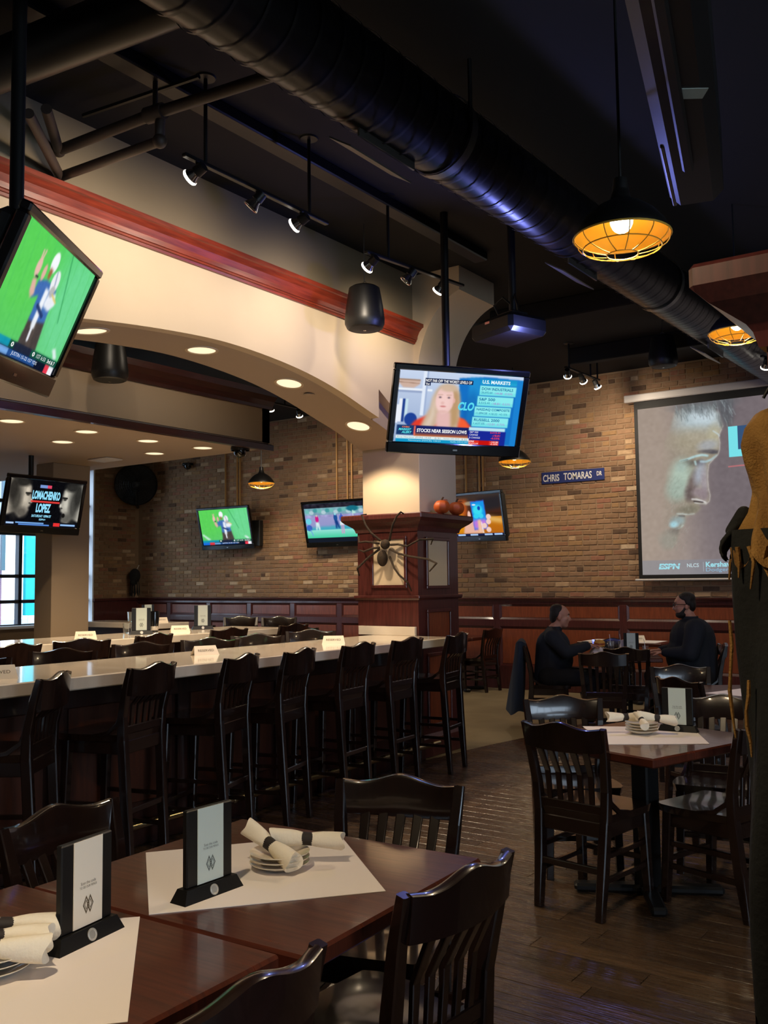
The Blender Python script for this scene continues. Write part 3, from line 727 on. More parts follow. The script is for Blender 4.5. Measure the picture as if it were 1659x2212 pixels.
# ---- dome cameras, wall fan
for p, lab in (((-7.16, 7.42, SOF), 'black dome camera at the corner of the dropped ceiling'), ((-13.05, 12.13, 3.80), 'small dark camera on the brick under the dropped ceiling')):
    t = thing('dome_camera', lab, 'camera', loc=p, group='security cameras')
    b = MB(); b.lathe([(0, 0), (.10, 0), (.105, -.03), (.10, -.045)], 24); b.build('base', 'black_metal', t)
    b = MB(); b.lathe([(.07, -.045), (.068, -.08), (.045, -.11), (0, -.125)], 24); b.build('dome', 'tv_black', t)
fan = thing('wall_fan', 'large round black fan mounted high in the left corner', 'fan', loc=(-14.05, 11.75, 3.44))
Rf = Vector((.75, -.66, -.1)).to_track_quat('Z', 'Y').to_matrix()
b = MB()
for rr in np.linspace(.06, .38, 9): b.tube([Rf @ Vector((rr * math.cos(a), rr * math.sin(a), .09 - .1 * (rr / .38) ** 2)) for a in np.linspace(0, 2 * PI, 37)], .005, 5, cap=False)
for k in range(24):
    a = 2 * PI * k / 24; b.tube([Rf @ Vector((rr * math.cos(a), rr * math.sin(a), .09 - .1 * (rr / .38) ** 2)) for rr in (.05, .2, .38)], .004, 5)
b.build('front_grille', 'black_metal', fan)
b = MB(); b.lathe([(.39, -.09), (.40, -.02), (.39, .0)], 40, (0, 0, 0), Rf); b.build('hoop', 'black_metal', fan)
b = MB(); b.lathe([(0, -.12), (.39, -.09)], 40, (0, 0, 0), Rf); b.build('rear_grille', 'rubber_black', fan)
for k in range(3):
    Rk = Rf @ Matrix.Rotation(2 * PI * k / 3, 3, 'Z') @ Matrix.Rotation(.35, 3, 'X'); b = MB(); b.box(Rk @ Vector((.19, 0, -.03)), (.32, .2, .008), .003, Rk); b.build('blade', 'black_metal', fan, smooth=False)
b = MB(); b.lathe([(0, .06), (.07, .05), (.08, -.15), (0, -.2)], 16, (0, 0, 0), Rf); b.build('motor', 'black_metal', fan)
b = MB(); b.tube([(0, 0, -.1), (-.05, .05, -.35), (-.3, .3, -.4)], .03, 8); b.build('bracket', 'black_metal', fan)

# ================================================================== SCREENS
def text_poly(body, size=1.0, sx=1.0, align='CENTER', bold=0.0, shear=0.0):
    cu = bpy.data.curves.new('t', 'FONT'); cu.body = body; cu.size = size; cu.align_x = align; cu.align_y = 'CENTER'; cu.offset = bold; cu.shear = shear
    cu.resolution_u = 3
    ob = bpy.data.objects.new('t', cu); SC.collection.objects.link(ob)
    dg = bpy.context.evaluated_depsgraph_get(); me = bpy.data.meshes.new_from_object(ob.evaluated_get(dg))
    vs = [(v.co.x * sx, v.co.y) for v in me.vertices]; fs = [tuple(p.vertices) for p in me.polygons]
    bpy.data.objects.remove(ob); bpy.data.curves.remove(cu); bpy.data.meshes.remove(me)
    return vs, fs
def text_fit(body, w, h, align='CENTER', bold=0.0, shear=0.0):
    """lettering scaled to fit a box of width w and cap height h"""
    vs, fs = text_poly(body, 1.0, 1.0, 'LEFT', bold, shear)
    xs = [v[0] for v in vs]; ys = [v[1] for v in vs]; x0, x1, y0, y1 = min(xs), max(xs), min(ys), max(ys)
    kx = w / (x1 - x0); ky = h / (y1 - y0)
    return [((x - (x0 + x1) / 2) * kx, (y - (y0 + y1) / 2) * ky) for x, y in vs], fs

class Pic:
    """a small painted raster: w x h samples, u right, v down, both 0..1"""
    def __init__(s, w, h, col):
        s.w, s.h = w, h; s.a = np.zeros((h, w, 3)); s.a[:] = np.array(col) / 255.0
        s.U, s.V = np.meshgrid((np.arange(w)) / (w - 1), (np.arange(h)) / (h - 1)); s.asp = w / h
    def blend(s, mask, col):
        c = np.array(col) / 255.0 if not isinstance(col, np.ndarray) else col
        s.a = s.a * (1 - mask[..., None]) + c * mask[..., None]
    @staticmethod
    def blur(m, k):
        for ax in (0, 1):
            for _ in range(2):
                p = np.pad(m, [(k, k) if i == ax else (0, 0) for i in range(2)], mode='edge'); c = np.cumsum(p, axis=ax)
                c = np.concatenate([np.zeros_like(np.take(c, [0], ax)), c], ax); n = 2 * k + 1
                m = (np.take(c, range(n, c.shape[ax]), ax) - np.take(c, range(0, c.shape[ax] - n), ax)) / n
        return m
    def polym(s, pts, soft=0):
        x, y = s.U, s.V; ins = np.zeros(x.shape, bool); n = len(pts)
        for i in range(n):
            x0, y0 = pts[i]; x1, y1 = pts[(i + 1) % n]
            if abs(y1 - y0) < 1e-9: continue
            ins ^= ((y0 > y) != (y1 > y)) & (x < (x1 - x0) * (y - y0) / (y1 - y0) + x0)
        m = ins.astype(float); return s.blur(m, soft) if soft else m
    def poly(s, pts, col, soft=0, k=1.0): s.blend(s.polym(pts, soft) * k, col)
    def ell(s, cx, cy, rx, ry, col, soft=.15, k=1.0, rot=0.0):
        dx = (s.U - cx) * s.asp; dy = s.V - cy; c, n = math.cos(rot), math.sin(rot); x = dx * c + dy * n; y = -dx * n + dy * c
        d = np.sqrt((x / (rx * s.asp)) ** 2 + (y / ry) ** 2); s.blend(np.clip((1 - d) / max(soft, 1e-3) + .5, 0, 1) * k, col)
    def rect(s, u0, v0, u1, v1, col, k=1.0): s.blend(((s.U >= u0) & (s.U <= u1) & (s.V >= v0) & (s.V <= v1)).astype(float) * k, col)
    def line(s, pts, wd, col, soft=.5, k=1.0):
        m = np.zeros_like(s.U)
        for (x0, y0), (x1, y1) in zip(pts[:-1], pts[1:]):
            ax, ay, bx, by = x0 * s.asp, y0, x1 * s.asp, y1; px, py = s.U * s.asp, s.V
            L2 = (bx - ax) ** 2 + (by - ay) ** 2 + 1e-12; t = np.clip(((px - ax) * (bx - ax) + (py - ay) * (by - ay)) / L2, 0, 1)
            d = np.hypot(px - ax - t * (bx - ax), py - ay - t * (by - ay)); m = np.maximum(m, np.clip((wd - d) / (wd * soft + 1e-6) + .5, 0, 1))
        s.blend(m * k, col)
    def vgrad(s, v0, v1, c0, c1, u0=0, u1=1, k=1.0):
        t = np.clip((s.V - v0) / (v1 - v0), 0, 1)[..., None]; c = (np.array(c0) * (1 - t) + np.array(c1) * t) / 255.0
        m = ((s.V >= v0) & (s.V <= v1) & (s.U >= u0) & (s.U <= u1)).astype(float) * k; s.a = s.a * (1 - m[..., None]) + c * m[..., None]
    def noise(s, amp, cell=3, mask=None):
        n = rng.normal(0, 1, (s.h // cell + 2, s.w // cell + 2)); n = np.kron(n, np.ones((cell, cell)))[:s.h, :s.w]; n = s.blur(n, max(1, cell // 2))
        s.a = np.clip(s.a + (n * amp * (mask if mask is not None else 1))[..., None], 0, 1)
    def soften(s, k=1):
        for c in range(3): s.a[..., c] = .35 * s.a[..., c] + .65 * s.blur(s.a[..., c], k)
    def lin(s): 
        a = np.clip(s.a, 0, 1); return np.where(a <= .04045, a / 12.92, ((a + .055) / 1.055) ** 2.4)
def picture_object(name, pic, w, h, parent, y, m='tv_picture'):
    H_, W_ = pic.h, pic.w
    xs = (np.arange(W_) / (W_ - 1) - .5) * w; zs = (.5 - np.arange(H_) / (H_ - 1)) * h
    X, Z = np.meshgrid(xs, zs); v = np.stack([X.ravel(), np.full(X.size, y), Z.ravel()], 1)
    i = np.arange(H_ * W_).reshape(H_, W_); f = np.stack([i[:-1, :-1].ravel(), i[1:, :-1].ravel(), i[1:, 1:].ravel(), i[:-1, 1:].ravel()], 1)
    me = bpy.data.meshes.new(name); me.vertices.add(len(v)); me.vertices.foreach_set('co', v.ravel()); me.loops.add(f.size); me.polygons.add(len(f))
    me.loops.foreach_set('vertex_index', f.ravel().astype(np.int32)); me.polygons.foreach_set('loop_start', (np.arange(len(f)) * 4).astype(np.int32)); me.update(calc_edges=True)
    ca = me.color_attributes.new('Col', 'FLOAT_COLOR', 'POINT'); c = np.concatenate([pic.lin().reshape(-1, 3), np.ones((H_ * W_, 1))], 1); ca.data.foreach_set('color', c.ravel().astype(np.float32))
    me.materials.append(M[m]); return link(name, me, parent)
class Letters:
    """flat print on a screen: lettering and bars, each with its own colour, placed in 0..1 screen coordinates"""
    def __init__(s, w, h): s.w, s.h = w, h; s.v = []; s.f = []; s.c = []
    def put(s, body, u, v, w, h, col, align='L', bold=0.0, shear=0.0, lay=1):
        vs, fs = text_fit(body, w * s.w, h * s.h, bold=bold, shear=shear); k = len(s.v)
        ox = (u - .5) * s.w + (w * s.w / 2 if align == 'L' else 0); oz = (.5 - v) * s.h
        s.v += [(x + ox, -.0006 * lay, y + oz) for x, y in vs]; s.f += [tuple(i + k for i in q) for q in fs]; s.c += [lin(col)] * len(vs)
    def bar(s, u0, v0, u1, v1, col, lay=0):
        k = len(s.v); P = lambda u, v: ((u - .5) * s.w, -.0006 * lay - .0003, (.5 - v) * s.h)
        s.v += [P(u0, v0), P(u0, v1), P(u1, v1), P(u1, v0)]; s.f.append((k, k + 1, k + 2, k + 3)); s.c += [lin(col)] * 4
    def build(s, name, parent, y, m='tv_picture'):
        me = bpy.data.meshes.new(name); me.from_pydata([(a, b_ + y, c) for a, b_, c in s.v], [], s.f)
        ca = me.color_attributes.new('Col', 'FLOAT_COLOR', 'POINT'); ca.data.foreach_set('color', np.array([(*c, 1) for c in s.c], np.float32).ravel())
        me.materials.append(M[m]); return link(name, me, parent, kind='stuff')

def television(ctr, phi, tilt, roll, Wd, Ht, lab, pic, letters=None, bez=(.045, .045, .045, .085), depth=.09, group='televisions'):
    """Wd x Ht outer size; phi = direction of the top edge, tilt = leaning forward"""
    phi, tilt, roll = map(math.radians, (phi, tilt, roll))
    u0 = Vector((math.cos(phi), math.sin(phi), 0)); n = Vector((u0.y, -u0.x, 0)); dn = Vector((0, 0, -1)) * math.cos(tilt) - n * math.sin(tilt)
    u = u0 * math.cos(roll) + dn * math.sin(roll); d = dn * math.cos(roll) - u0 * math.sin(roll)
    zax = -d; yax = zax.cross(u)
    mw = Matrix((u, yax, zax)).transposed().to_4x4(); mw.translation = Vector(ctr)
    t = thing('television', lab, 'television', group=group, mw=mw)
    l, r_, tp, bt = bez; sw, sh = Wd - l - r_, Ht - tp - bt; ox = (l - r_) / 2; oz = (bt - tp) / 2
    b = MB()
    for (x0, x1, z0, z1) in ((-Wd / 2, Wd / 2, Ht / 2 - tp, Ht / 2), (-Wd / 2, Wd / 2, -Ht / 2, -Ht / 2 + bt), (-Wd / 2, -Wd / 2 + l, -Ht / 2 + bt, Ht / 2 - tp), (Wd / 2 - r_, Wd / 2, -Ht / 2 + bt, Ht / 2 - tp)):
        b.span((x0, -.018, z0), (x1, .03, z1), .008)
    b.build('bezel', 'tv_black', t, smooth=False)
    b = MB(); b.box((0, .03 + depth / 2, 0), (Wd * .92, depth, Ht * .88), .03); b.build('back_shell', 'rubber_black', t, smooth=False)
    hold = link('screen', None, t, loc=(ox, 0, oz))
    b = MB(); b.span((-sw / 2, .0, -sh / 2), (sw / 2, .02, sh / 2)); b.build('glass_panel', 'tv_black', hold, smooth=False)
    picture_object('picture', pic, sw, sh, hold, -.0015)
    if letters: letters(sw, sh).build('lettering', hold, -.0018)
    b = MB(); b.box((0, -.0185, -Ht / 2 + bt * .45), (.035, .002, .012)); b.build('maker_badge', 'chrome', t, smooth=False)
    return t

# -- business news picture
def pic_news():
    p = Pic(300, 168, (188, 204, 232))
    p.vgrad(0, 1, (200, 214, 238), (150, 170, 205)); p.rect(0, .25, .27, .28, (236, 242, 250)); p.rect(.19, 0, .215, .62, (225, 234, 248)); p.rect(0, .28, .19, .31, (150, 166, 200)); p.rect(.215, .0, .23, .6, (160, 178, 212))
    p.poly([(0, .13), (.17, .13), (.165, .19), (.12, .245), (.04, .245), (.005, .19)], (206, 176, 160), 1); p.rect(0, .125, .17, .14, (160, 130, 112)); p.line([(0, .17), (.165, .18)], .004, (150, 116, 98))
    p.rect(.02, .4, .045, .72, (236, 240, 248)); p.rect(.045, .4, .065, .72, (34, 64, 140)); p.rect(.07, .4, .09, .7, (200, 226, 236)); p.rect(0, .48, .02, .74, (235, 240, 250)); p.ell(.12, .68, .05, .09, (30, 64, 150), .1)
    p.poly([(.475, .07), (.7, .03), (1, .05), (1, 1), (.58, 1), (.5, .55)], (22, 112, 196), 1); p.poly([(.56, .05), (.66, .05), (.64, .6), (.57, .75)], (36, 160, 220), 3, .6); p.ell(.6, .55, .06, .3, (20, 90, 170), .5, .5)
    # presenter: long fair hair, red top
    p.poly([(.11, .80), (.16, .69), (.24, .62), (.33, .6), (.46, .6), (.55, .64), (.6, .72), (.64, .82)], (226, 62, 44), 2); p.poly([(.50, .62), (.56, .66), (.62, .80), (.52, .8)], (248, 104, 56), 2, .8)
    hair = [(.30, .25), (.33, .19), (.38, .165), (.44, .18), (.485, .25), (.505, .40), (.51, .62), (.505, .8), (.41, .8), (.36, .70), (.30, .8), (.20, .8), (.225, .66), (.265, .5), (.275, .36)]
    p.poly(hair, (204, 178, 152), 3); p.poly([(.44, .22), (.49, .3), (.50, .7), (.45, .8), (.43, .55)], (184, 146, 100), 4, .8); p.poly([(.29, .3), (.275, .6), (.23, .78), (.28, .78), (.31, .6)], (224, 206, 188), 3, .7)
    p.poly([(.325, .56), (.43, .55), (.445, .8), (.33, .8)], (228, 184, 180), 3); p.ell(.378, .385, .073, .19, (238, 198, 192), .16); p.ell(.362, .43, .055, .13, (246, 208, 203), .6, .7); p.ell(.40, .215, .07, .055, (208, 182, 156), .6, .9); p.poly([(.445, .25), (.47, .35), (.462, .5), (.452, .5), (.45, .38)], (190, 152, 118), 2, .7)
    for x in (.338, .408): p.ell(x, .352, .016, .014, (206, 160, 154), .6, .8); p.ell(x, .352, .009, .011, (82, 78, 92), .5, .85); p.line([(x - .018, .318), (x + .018, .315)], .006, (186, 150, 132), .9, .7)
    p.ell(.362, .43, .014, .02, (220, 172, 164), .8, .6); p.ell(.368, .478, .024, .011, (196, 112, 112), .6, .85); p.ell(.37, .55, .035, .02, (220, 176, 168), .8, .6); p.ell(.452, .39, .010, .035, (232, 182, 172), .4, .8)
    # side table of the markets panel
    p.rect(.655, .055, .955, .14, (26, 150, 205)); p.rect(.655, .1, .955, .14, (40, 170, 215), .6)
    for k in range(4): v = .155 + k * .148; p.rect(.65 - k * .011, v, .95 - k * .011, v + .138, (140, 236, 238)); p.rect(.65 - k * .011, v + .09, .95 - k * .011, v + .138, (120, 226, 232))
    p.rect(.95, .05, 1, 1, (28, 130, 210)); p.rect(.60, .75, .9, .8, (190, 230, 240)); p.rect(.60, .8, .91, 1, (24, 40, 150)); p.rect(.6, .94, .86, 1.0, (228, 50, 34)); p.rect(.695, .94, .78, 1.0, (200, 20, 16))
    p.vgrad(.765, .9, (26, 34, 96), (30, 40, 100), .02, .60); p.vgrad(.86, .915, (60, 50, 90), (214, 110, 50), .16, .60); p.rect(.155, .77, .17, .9, (240, 110, 90)); p.rect(.02, .765, .15, .9, (28, 60, 110))
    p.rect(.02, .915, .61, .955, (226, 240, 240)); p.rect(.02, .955, .61, 1.0, (20, 150, 200)); p.soften(); return p
def txt_news(w, h):
    L = Letters(w, h); S = L.put
    L.bar(.205, .095, .59, .155, (18, 30, 70)); L.bar(.205, .155, .25, .2, (18, 30, 70)); S('NOT FAR OFF THE WORST LEVELS OF', .21, .127, .37, .04, (250, 250, 250), bold=.02); S('TH', .21, .18, .03, .035, (250, 250, 250), bold=.02)
    S('U.S. MARKETS', .665, .10, .23, .05, (235, 250, 255), bold=.03)
    for k, (a, c, dlt) in enumerate([('DOW INDUSTRIALS', '26,692.64', ('-144.88', '-0.50%')), ('S&P 500', '3,515.41', ('-18.81', '-0.53%')), ('NASDAQ COMPOSITE', '11,894.58', ('+18.32', '+0.15%')), ('RUSSELL 2000', '1,637.05', ('-12.01', '-0.73%'))]):
        v = .185 + k * .148; u = .665 - k * .011; S(a, u, v + .012, .016 * len(a) + .02, .04, (18, 110, 160), bold=.02); S(c, u, v + .065, .09, .035, (24, 110, 160)); S(dlt[0], u + .105, v + .067, .07, .03, (170, 110, 200) if k != 2 else (40, 130, 170)); S(dlt[1], u + .19, v + .067, .07, .03, (170, 130, 210) if k != 2 else (40, 130, 170))
    S('CLO', .49, .46, .13, .12, (90, 220, 240), bold=.04, shear=.2)
    S('STOCKS NEAR SESSION LOWS', .18, .83, .405, .05, (250, 250, 250), bold=.03)
    S('CNBC', .06, .79, .06, .02, (240, 130, 80), bold=.03); S('MARKET', .035, .825, .1, .032, (90, 220, 230), bold=.04, shear=.2); S('ALERT', .06, .865, .08, .032, (90, 220, 230), bold=.04, shear=.2)
    S('First Horizon (FHN) 10.60', .03, .936, .27, .028, (120, 150, 160)); S('0.31', .33, .936, .045, .026, (120, 150, 160)); S('Verizon (VZ) 59.23', .40, .936, .13, .028, (120, 150, 160)); S('0.32', .55, .936, .045, .026, (120, 150, 160)); S('Novocure (NVCR) 124.21', .12, .978, .26, .028, (170, 235, 245)); S('Netflix (NFLX) 552', .46, .978, .14, .028, (170, 235, 245))
    S('S&P 500', .61, .82, .07, .025, (235, 235, 250)); S('3,515.41', .78, .82, .085, .028, (240, 70, 60), bold=.02); S('CHANGE', .61, .86, .07, .025, (235, 235, 250)); S('-18.81', .80, .86, .065, .028, (240, 70, 60), bold=.02); S('% CHANGE', .61, .9, .09, .025, (235, 235, 250)); S('-0.53%', .79, .9, .075, .028, (240, 70, 60), bold=.02)
    S('DOW', .605, .955, .05, .025, (250, 240, 240), bold=.02); S('-144.88', .79, .955, .065, .024, (250, 240, 240)); S('28,692.64', .605, .985, .085, .022, (250, 240, 240)); S('-0.50%', .79, .985, .065, .022, (250, 240, 240)); return L
# -- football picture
def pic_football(w=220, h=124):
    p = Pic(w, h, (46, 170, 62)); p.vgrad(0, .86, (84, 208, 104), (92, 200, 110))
    p.ell(.2, .3, .35, .5, (96, 214, 80), .9, .6); p.ell(.85, .4, .3, .6, (120, 222, 164), .9, .7); p.line([(.62, 0), (.78, .55)], .012, (44, 140, 80), .9, .6)
    for k in range(9): p.line([(.05 + k * .11, 0), (.12 + k * .11, .85)], .012, (78, 190, 96), .9, .25)
    p.poly([(0, .70), (.03, .68), (.18, .84), (.12, .86)], (200, 235, 220), 1); p.poly([(.86, .78), (.9, .76), (.97, .84), (.93, .86)], (220, 240, 235), 1)
    # two players: arm raised, hugging
    p.poly([(.43, .62), (.62, .60), (.66, .88), (.42, .88)], (74, 66, 64), 1); p.poly([(.50, .65), (.55, .65), (.56, .88), (.52, .88)], (96, 84, 78), 1, .6)
    p.poly([(.36, .34), (.45, .30), (.60, .33), (.62, .62), (.43, .66), (.42, .45), (.35, .5)], (66, 110, 180), 1); p.poly([(.47, .36), (.52, .36), (.53, .7), (.48, .7)], (240, 244, 250), 1)
    p.poly([(.53, .38), (.61, .36), (.65, .44), (.60, .52), (.52, .5)], (236, 240, 248), 1); p.line([(.46, .52), (.56, .58)], .02, (40, 60, 110)); p.line([(.50, .66), (.51, .80)], .022, (232, 236, 244))
    p.poly([(.29, .36), (.33, .34), (.37, .46), (.34, .50), (.31, .46)], (226, 180, 164), 1); p.ell(.30, .26, .028, .08, (232, 190, 176), .2); p.line([(.29, .2), (.285, .13)], .012, (232, 190, 176)); p.line([(.305, .2), (.31, .12)], .012, (232, 190, 176)); p.ell(.38, .27, .02, .07, (226, 180, 164), .3); p.line([(.31, .33), (.335, .33)], .01, (40, 40, 50))
    p.ell(.455, .15, .042, .09, (246, 250, 254), .12); p.ell(.545, .28, .046, .10, (238, 240, 244), .12); p.line([(.53, .2), (.555, .3)], .01, (150, 160, 190)); p.ell(.555, .36, .03, .05, (170, 170, 170), .3, .8); p.ell(.61, .40, .05, .012, (226, 206, 120), .3, 1, .3); p.poly([(.43, .2), (.47, .21), (.46, .3), (.43, .28)], (160, 100, 70), 1)
    p.rect(0, .86, 1, .92, (24, 84, 66)); p.rect(0, .86, .34, .92, (22, 150, 176)); p.rect(.4, .86, .62, .92, (34, 40, 60)); p.rect(0, .92, 1, 1.0, (16, 22, 40)); p.rect(0, .925, .14, .99, (30, 110, 220)); p.rect(.14, .925, .24, .99, (226, 60, 70)); p.rect(.24, .93, .36, .985, (120, 170, 230)); p.rect(.36, .93, .72, .985, (40, 84, 150)); p.rect(.86, .92, .92, 1, (230, 60, 80)); p.rect(.92, .92, .99, 1, (240, 240, 246)); p.noise(.012, 2); p.soften(); return p
def txt_football(w, h):
    L = Letters(w, h); S = L.put; S('0', .36, .89, .03, .04, (250, 250, 250), bold=.03); S('0', .64, .89, .03, .04, (250, 250, 250), bold=.03); S('1ST 6:33', .70, .89, .13, .035, (230, 240, 240)); S('3rd & 7', .86, .89, .11, .036, (250, 250, 250), bold=.02); S('JUSTIN 15-22 157 YDS', .40, .957, .34, .04, (220, 232, 250)); return L
# -- golf picture with letterbox bars
def pic_golf():
    p = Pic(150, 84, (14, 18, 30)); p.rect(0, 0, 1, .12, (36, 34, 46)); p.rect(0, .88, 1, 1, (22, 28, 40)); p.vgrad(.12, .66, (120, 170, 180), (150, 150, 200)); p.vgrad(.3, .6, (160, 156, 204), (146, 150, 200)); p.noise(.05, 4, (p.V < .35).astype(float))
    for k in range(14): p.ell(.05 + k * .07, .2 + .03 * math.sin(k * 2), .04, .05, [(110, 190, 180), (190, 214, 220), (60, 150, 150)][k % 3], .5, .8)
    p.ell(.82, .16, .1, .07, (24, 110, 130), .4); p.poly([(0, .62), (1, .55), (1, .75), (0, .72)], (70, 170, 190), 2); p.vgrad(.68, .88, (150, 226, 214), (70, 206, 160))
    p.ell(.20, .40, .03, .1, (206, 30, 130), .2); p.ell(.2, .31, .015, .03, (200, 190, 180), .3); p.poly([(.175, .48), (.225, .48), (.24, .68), (.215, .68), (.2, .55), (.185, .68), (.165, .68)], (214, 240, 240), 1)
    p.ell(.52, .38, .032, .1, (30, 80, 150), .2); p.poly([(.5, .45), (.55, .45), (.58, .66), (.555, .66), (.53, .52), (.535, .66), (.51, .66)], (24, 60, 130), 1); p.ell(.52, .29, .014, .03, (150, 220, 230), .3)
    p.ell(.62, .40, .035, .09, (64, 90, 190), .2); p.rect(.59, .47, .655, .58, (220, 236, 240)); p.line([(.61, .58), (.605, .78)], .018, (200, 160, 200)); p.line([(.64, .58), (.635, .78)], .018, (200, 160, 200)); p.ell(.62, .30, .015, .03, (90, 110, 190), .3)
    p.ell(.05, .45, .05, .08, (110, 210, 230), .3); p.ell(.05, .62, .05, .08, (60, 100, 190), .3); p.line([(.07, .68), (.1, .82)], .015, (110, 170, 220))
    p.line([(.82, .22), (.82, .8)], .008, (220, 250, 240)); p.poly([(.82, .2), (.88, .28), (.82, .3)], (190, 240, 220), 1); p.rect(0, .88, 1, 1, (22, 28, 40)); return p
# -- hand holding a telephone
def pic_phone():
    p = Pic(150, 100, (60, 34, 20)); p.vgrad(0, .45, (60, 50, 46), (70, 36, 24)); p.poly([(0, .1), (.3, .1), (.28, .5), (0, .6)], (176, 80, 30), 5); p.poly([(.5, .1), (1, .05), (1, .35), (.7, .4)], (40, 36, 40), 4); p.vgrad(.55, .94, (200, 120, 20), (180, 100, 20)); p.poly([(.6, .5), (1, .6), (1, .72), (.6, .62)], (226, 180, 100), 4); p.poly([(0, .5), (.2, .45), (.2, .94), (0, .94)], (220, 140, 20), 5)
    p.ell(.36, .2, .12, .05, (190, 180, 150), .7, .7); p.poly([(.16, .94), (.2, .72), (.33, .6), (.45, .62), (.5, .94)], (232, 180, 160), 2); p.ell(.32, .5, .035, .12, (236, 192, 176), .3)
    p.poly([(.37, .16), (.66, .14), (.69, .84), (.40, .86)], (60, 80, 200), 1); p.poly([(.385, .18), (.65, .16), (.675, .82), (.41, .84)], (26, 150, 230), 1); p.ell(.51, .38, .1, .13, (60, 220, 240), .5); p.ell(.47, .52, .06, .06, (50, 210, 240), .4); p.ell(.57, .52, .05, .06, (60, 210, 240), .4); p.ell(.54, .33, .03, .05, (20, 70, 180), .4); p.poly([(.39, .62), (.665, .60), (.675, .82), (.41, .84)], (190, 120, 220), 3); p.ell(.44, .24, .04, .02, (220, 230, 250), .4)
    p.poly([(.49, .62), (.55, .61), (.58, .94), (.48, .94)], (240, 190, 160), 2); p.poly([(.55, .65), (.58, .68), (.6, .94), (.57, .94)], (250, 240, 240), 1, .8)
    for x, y in ((.72, .55), (.71, .67), (.62, .76), (.70, .86)): p.ell(x, y, .05, .065, (240, 204, 194), .3)
    p.rect(0, .945, 1, 1, (26, 34, 70))
    for x in (.03, .3, .6, .8): p.rect(x, .955, x + .16, .99, (170, 200, 240))
    return p
# -- boxing poster: two profiles facing each other
def face_profile(p, ox, oy, sx, sy, flip, tone, shout=False):
    f = -1 if flip else 1; P = lambda x, y: (ox + f * x * sx, oy + y * sy)
    pts = [(-.9, -.1), (-.6, -.05), (.1, 0), (.35, .12), (.40, .28), (.36, .36), (.44, .46), (.54, .58), (.40, .62), (.42, .70), (.30, .74), (.36, .82) if not shout else (.16, .80), (.22, .96) if not shout else (.30, .98), (-.1, 1.05), (-.4, .9), (-.9, 1.0)]
    p.poly([P(*q) for q in pts], tone, 2)
    c = lambda k: tuple(min(255, int(t * k)) for t in tone)
    p.ell(*P(.18, .24), .10 * sx, .07 * sy, c(1.25), .8, .8); p.ell(*P(.12, .5), .14 * sx, .13 * sy, c(1.2), .9, .7); p.ell(*P(-.4, .5), .3 * sx, .5 * sy, c(.35), .9, .9); p.ell(*P(.22, .37), .10 * sx, .04 * sy, c(.3), .6, .9); p.line([P(.10, .335), P(.36, .33)], .012 * sy / .5, c(.2)); p.ell(*P(.46, .55), .05 * sx, .05 * sy, c(1.35), .8, .8); p.ell(*P(.36, .62), .06 * sx, .02 * sy, c(.25), .6, .8)
    p.ell(*P(-.15, .02), .45 * sx, .13 * sy, c(.22), .6, .95); p.ell(*P(-.62, .25), .25 * sx, .35 * sy, c(.25), .7, .95); p.ell(*P(0, .9), .3 * sx, .15 * sy, c(.45), .9, .8)
    if shout: p.ell(*P(.18, .82), .1 * sx, .06 * sy, c(.12), .4)
def pic_boxing():
    p = Pic(190, 108, (10, 10, 14)); face_profile(p, .20, .05, .24, .74, False, (176, 166, 150)); face_profile(p, .82, .08, .22, .80, True, (176, 172, 160), True)
    p.rect(0, .90, 1, 1, (14, 16, 26)); p.noise(.01, 2); p.rect(.40, .10, .56, .16, (120, 150, 210)); p.rect(.50, .10, .56, .16, (220, 70, 100)); p.rect(.30, .445, .70, .48, (220, 60, 56)); p.rect(.02, .93, .12, .97, (170, 200, 240)); p.rect(.14, .92, .52, .95, (120, 170, 230)); p.rect(.18, .96, .60, .99, (90, 140, 220)); p.rect(.66, .91, .75, .99, (230, 50, 50)); p.rect(.76, .93, .97, .97, (150, 190, 240)); return p
def txt_boxing(w, h):
    L = Letters(w, h); S = L.put; c = (150, 226, 255); S('LOMACHENKO', .31, .32, .385, .19, c, bold=.05); S('LOPEZ', .385, .60, .20, .20, c, bold=.05); S('SATURDAY 10PM ET', .34, .775, .27, .055, c, bold=.03); S('ESPN+', .45, .85, .09, .04, c, bold=.03); return L

TVW = 1.05
tv_left = television((-3.39, 2.313, 2.691), 130.5, 23.9, -5.4, 1.05, .651, 'tilted hanging television showing football, upper left and nearest', pic_football(), txt_football, bez=(.05, .05, .04, .1))
tv_news = television((-3.483, 5.891, 2.789), 51.7, 20.4, .6, 1.05, .651, 'hanging television showing business news in front of the pier', pic_news(), txt_news)
wall_tvs = []
wall_tvs.append(television((-11.88, 11.93, 2.53), 2.1, 13.3, 0, 1.24, .769, 'wall television showing football on the far brick, left of the golf one', pic_football(150, 84), txt_football))
wall_tvs.append(television((-9.42, 11.95, 2.50), 4, 13.6, 0, 1.24, .769, 'wall television showing golf beside the wooden pillar', pic_golf(), None))
wall_tvs.append(television((-6.62, 11.68, 2.46), -21.6, 9, 1.5, 1.15, .715, 'wall television showing a hand holding a phone, right of the pillar', pic_phone(), None))
tv_box = television((-9.221, 6.417, 2.452), 92.4, 13.0, 0, 1.05, .651, 'hanging television showing a boxing poster, far left', pic_boxing(), txt_boxing)
pv = Pic(40, 24, (12, 14, 20)); tv_edge = television((-9.0, 4.75, 2.40), 80, 12, 0, 1.05, .651, 'dark television edge left of the boxing one', pv, None)
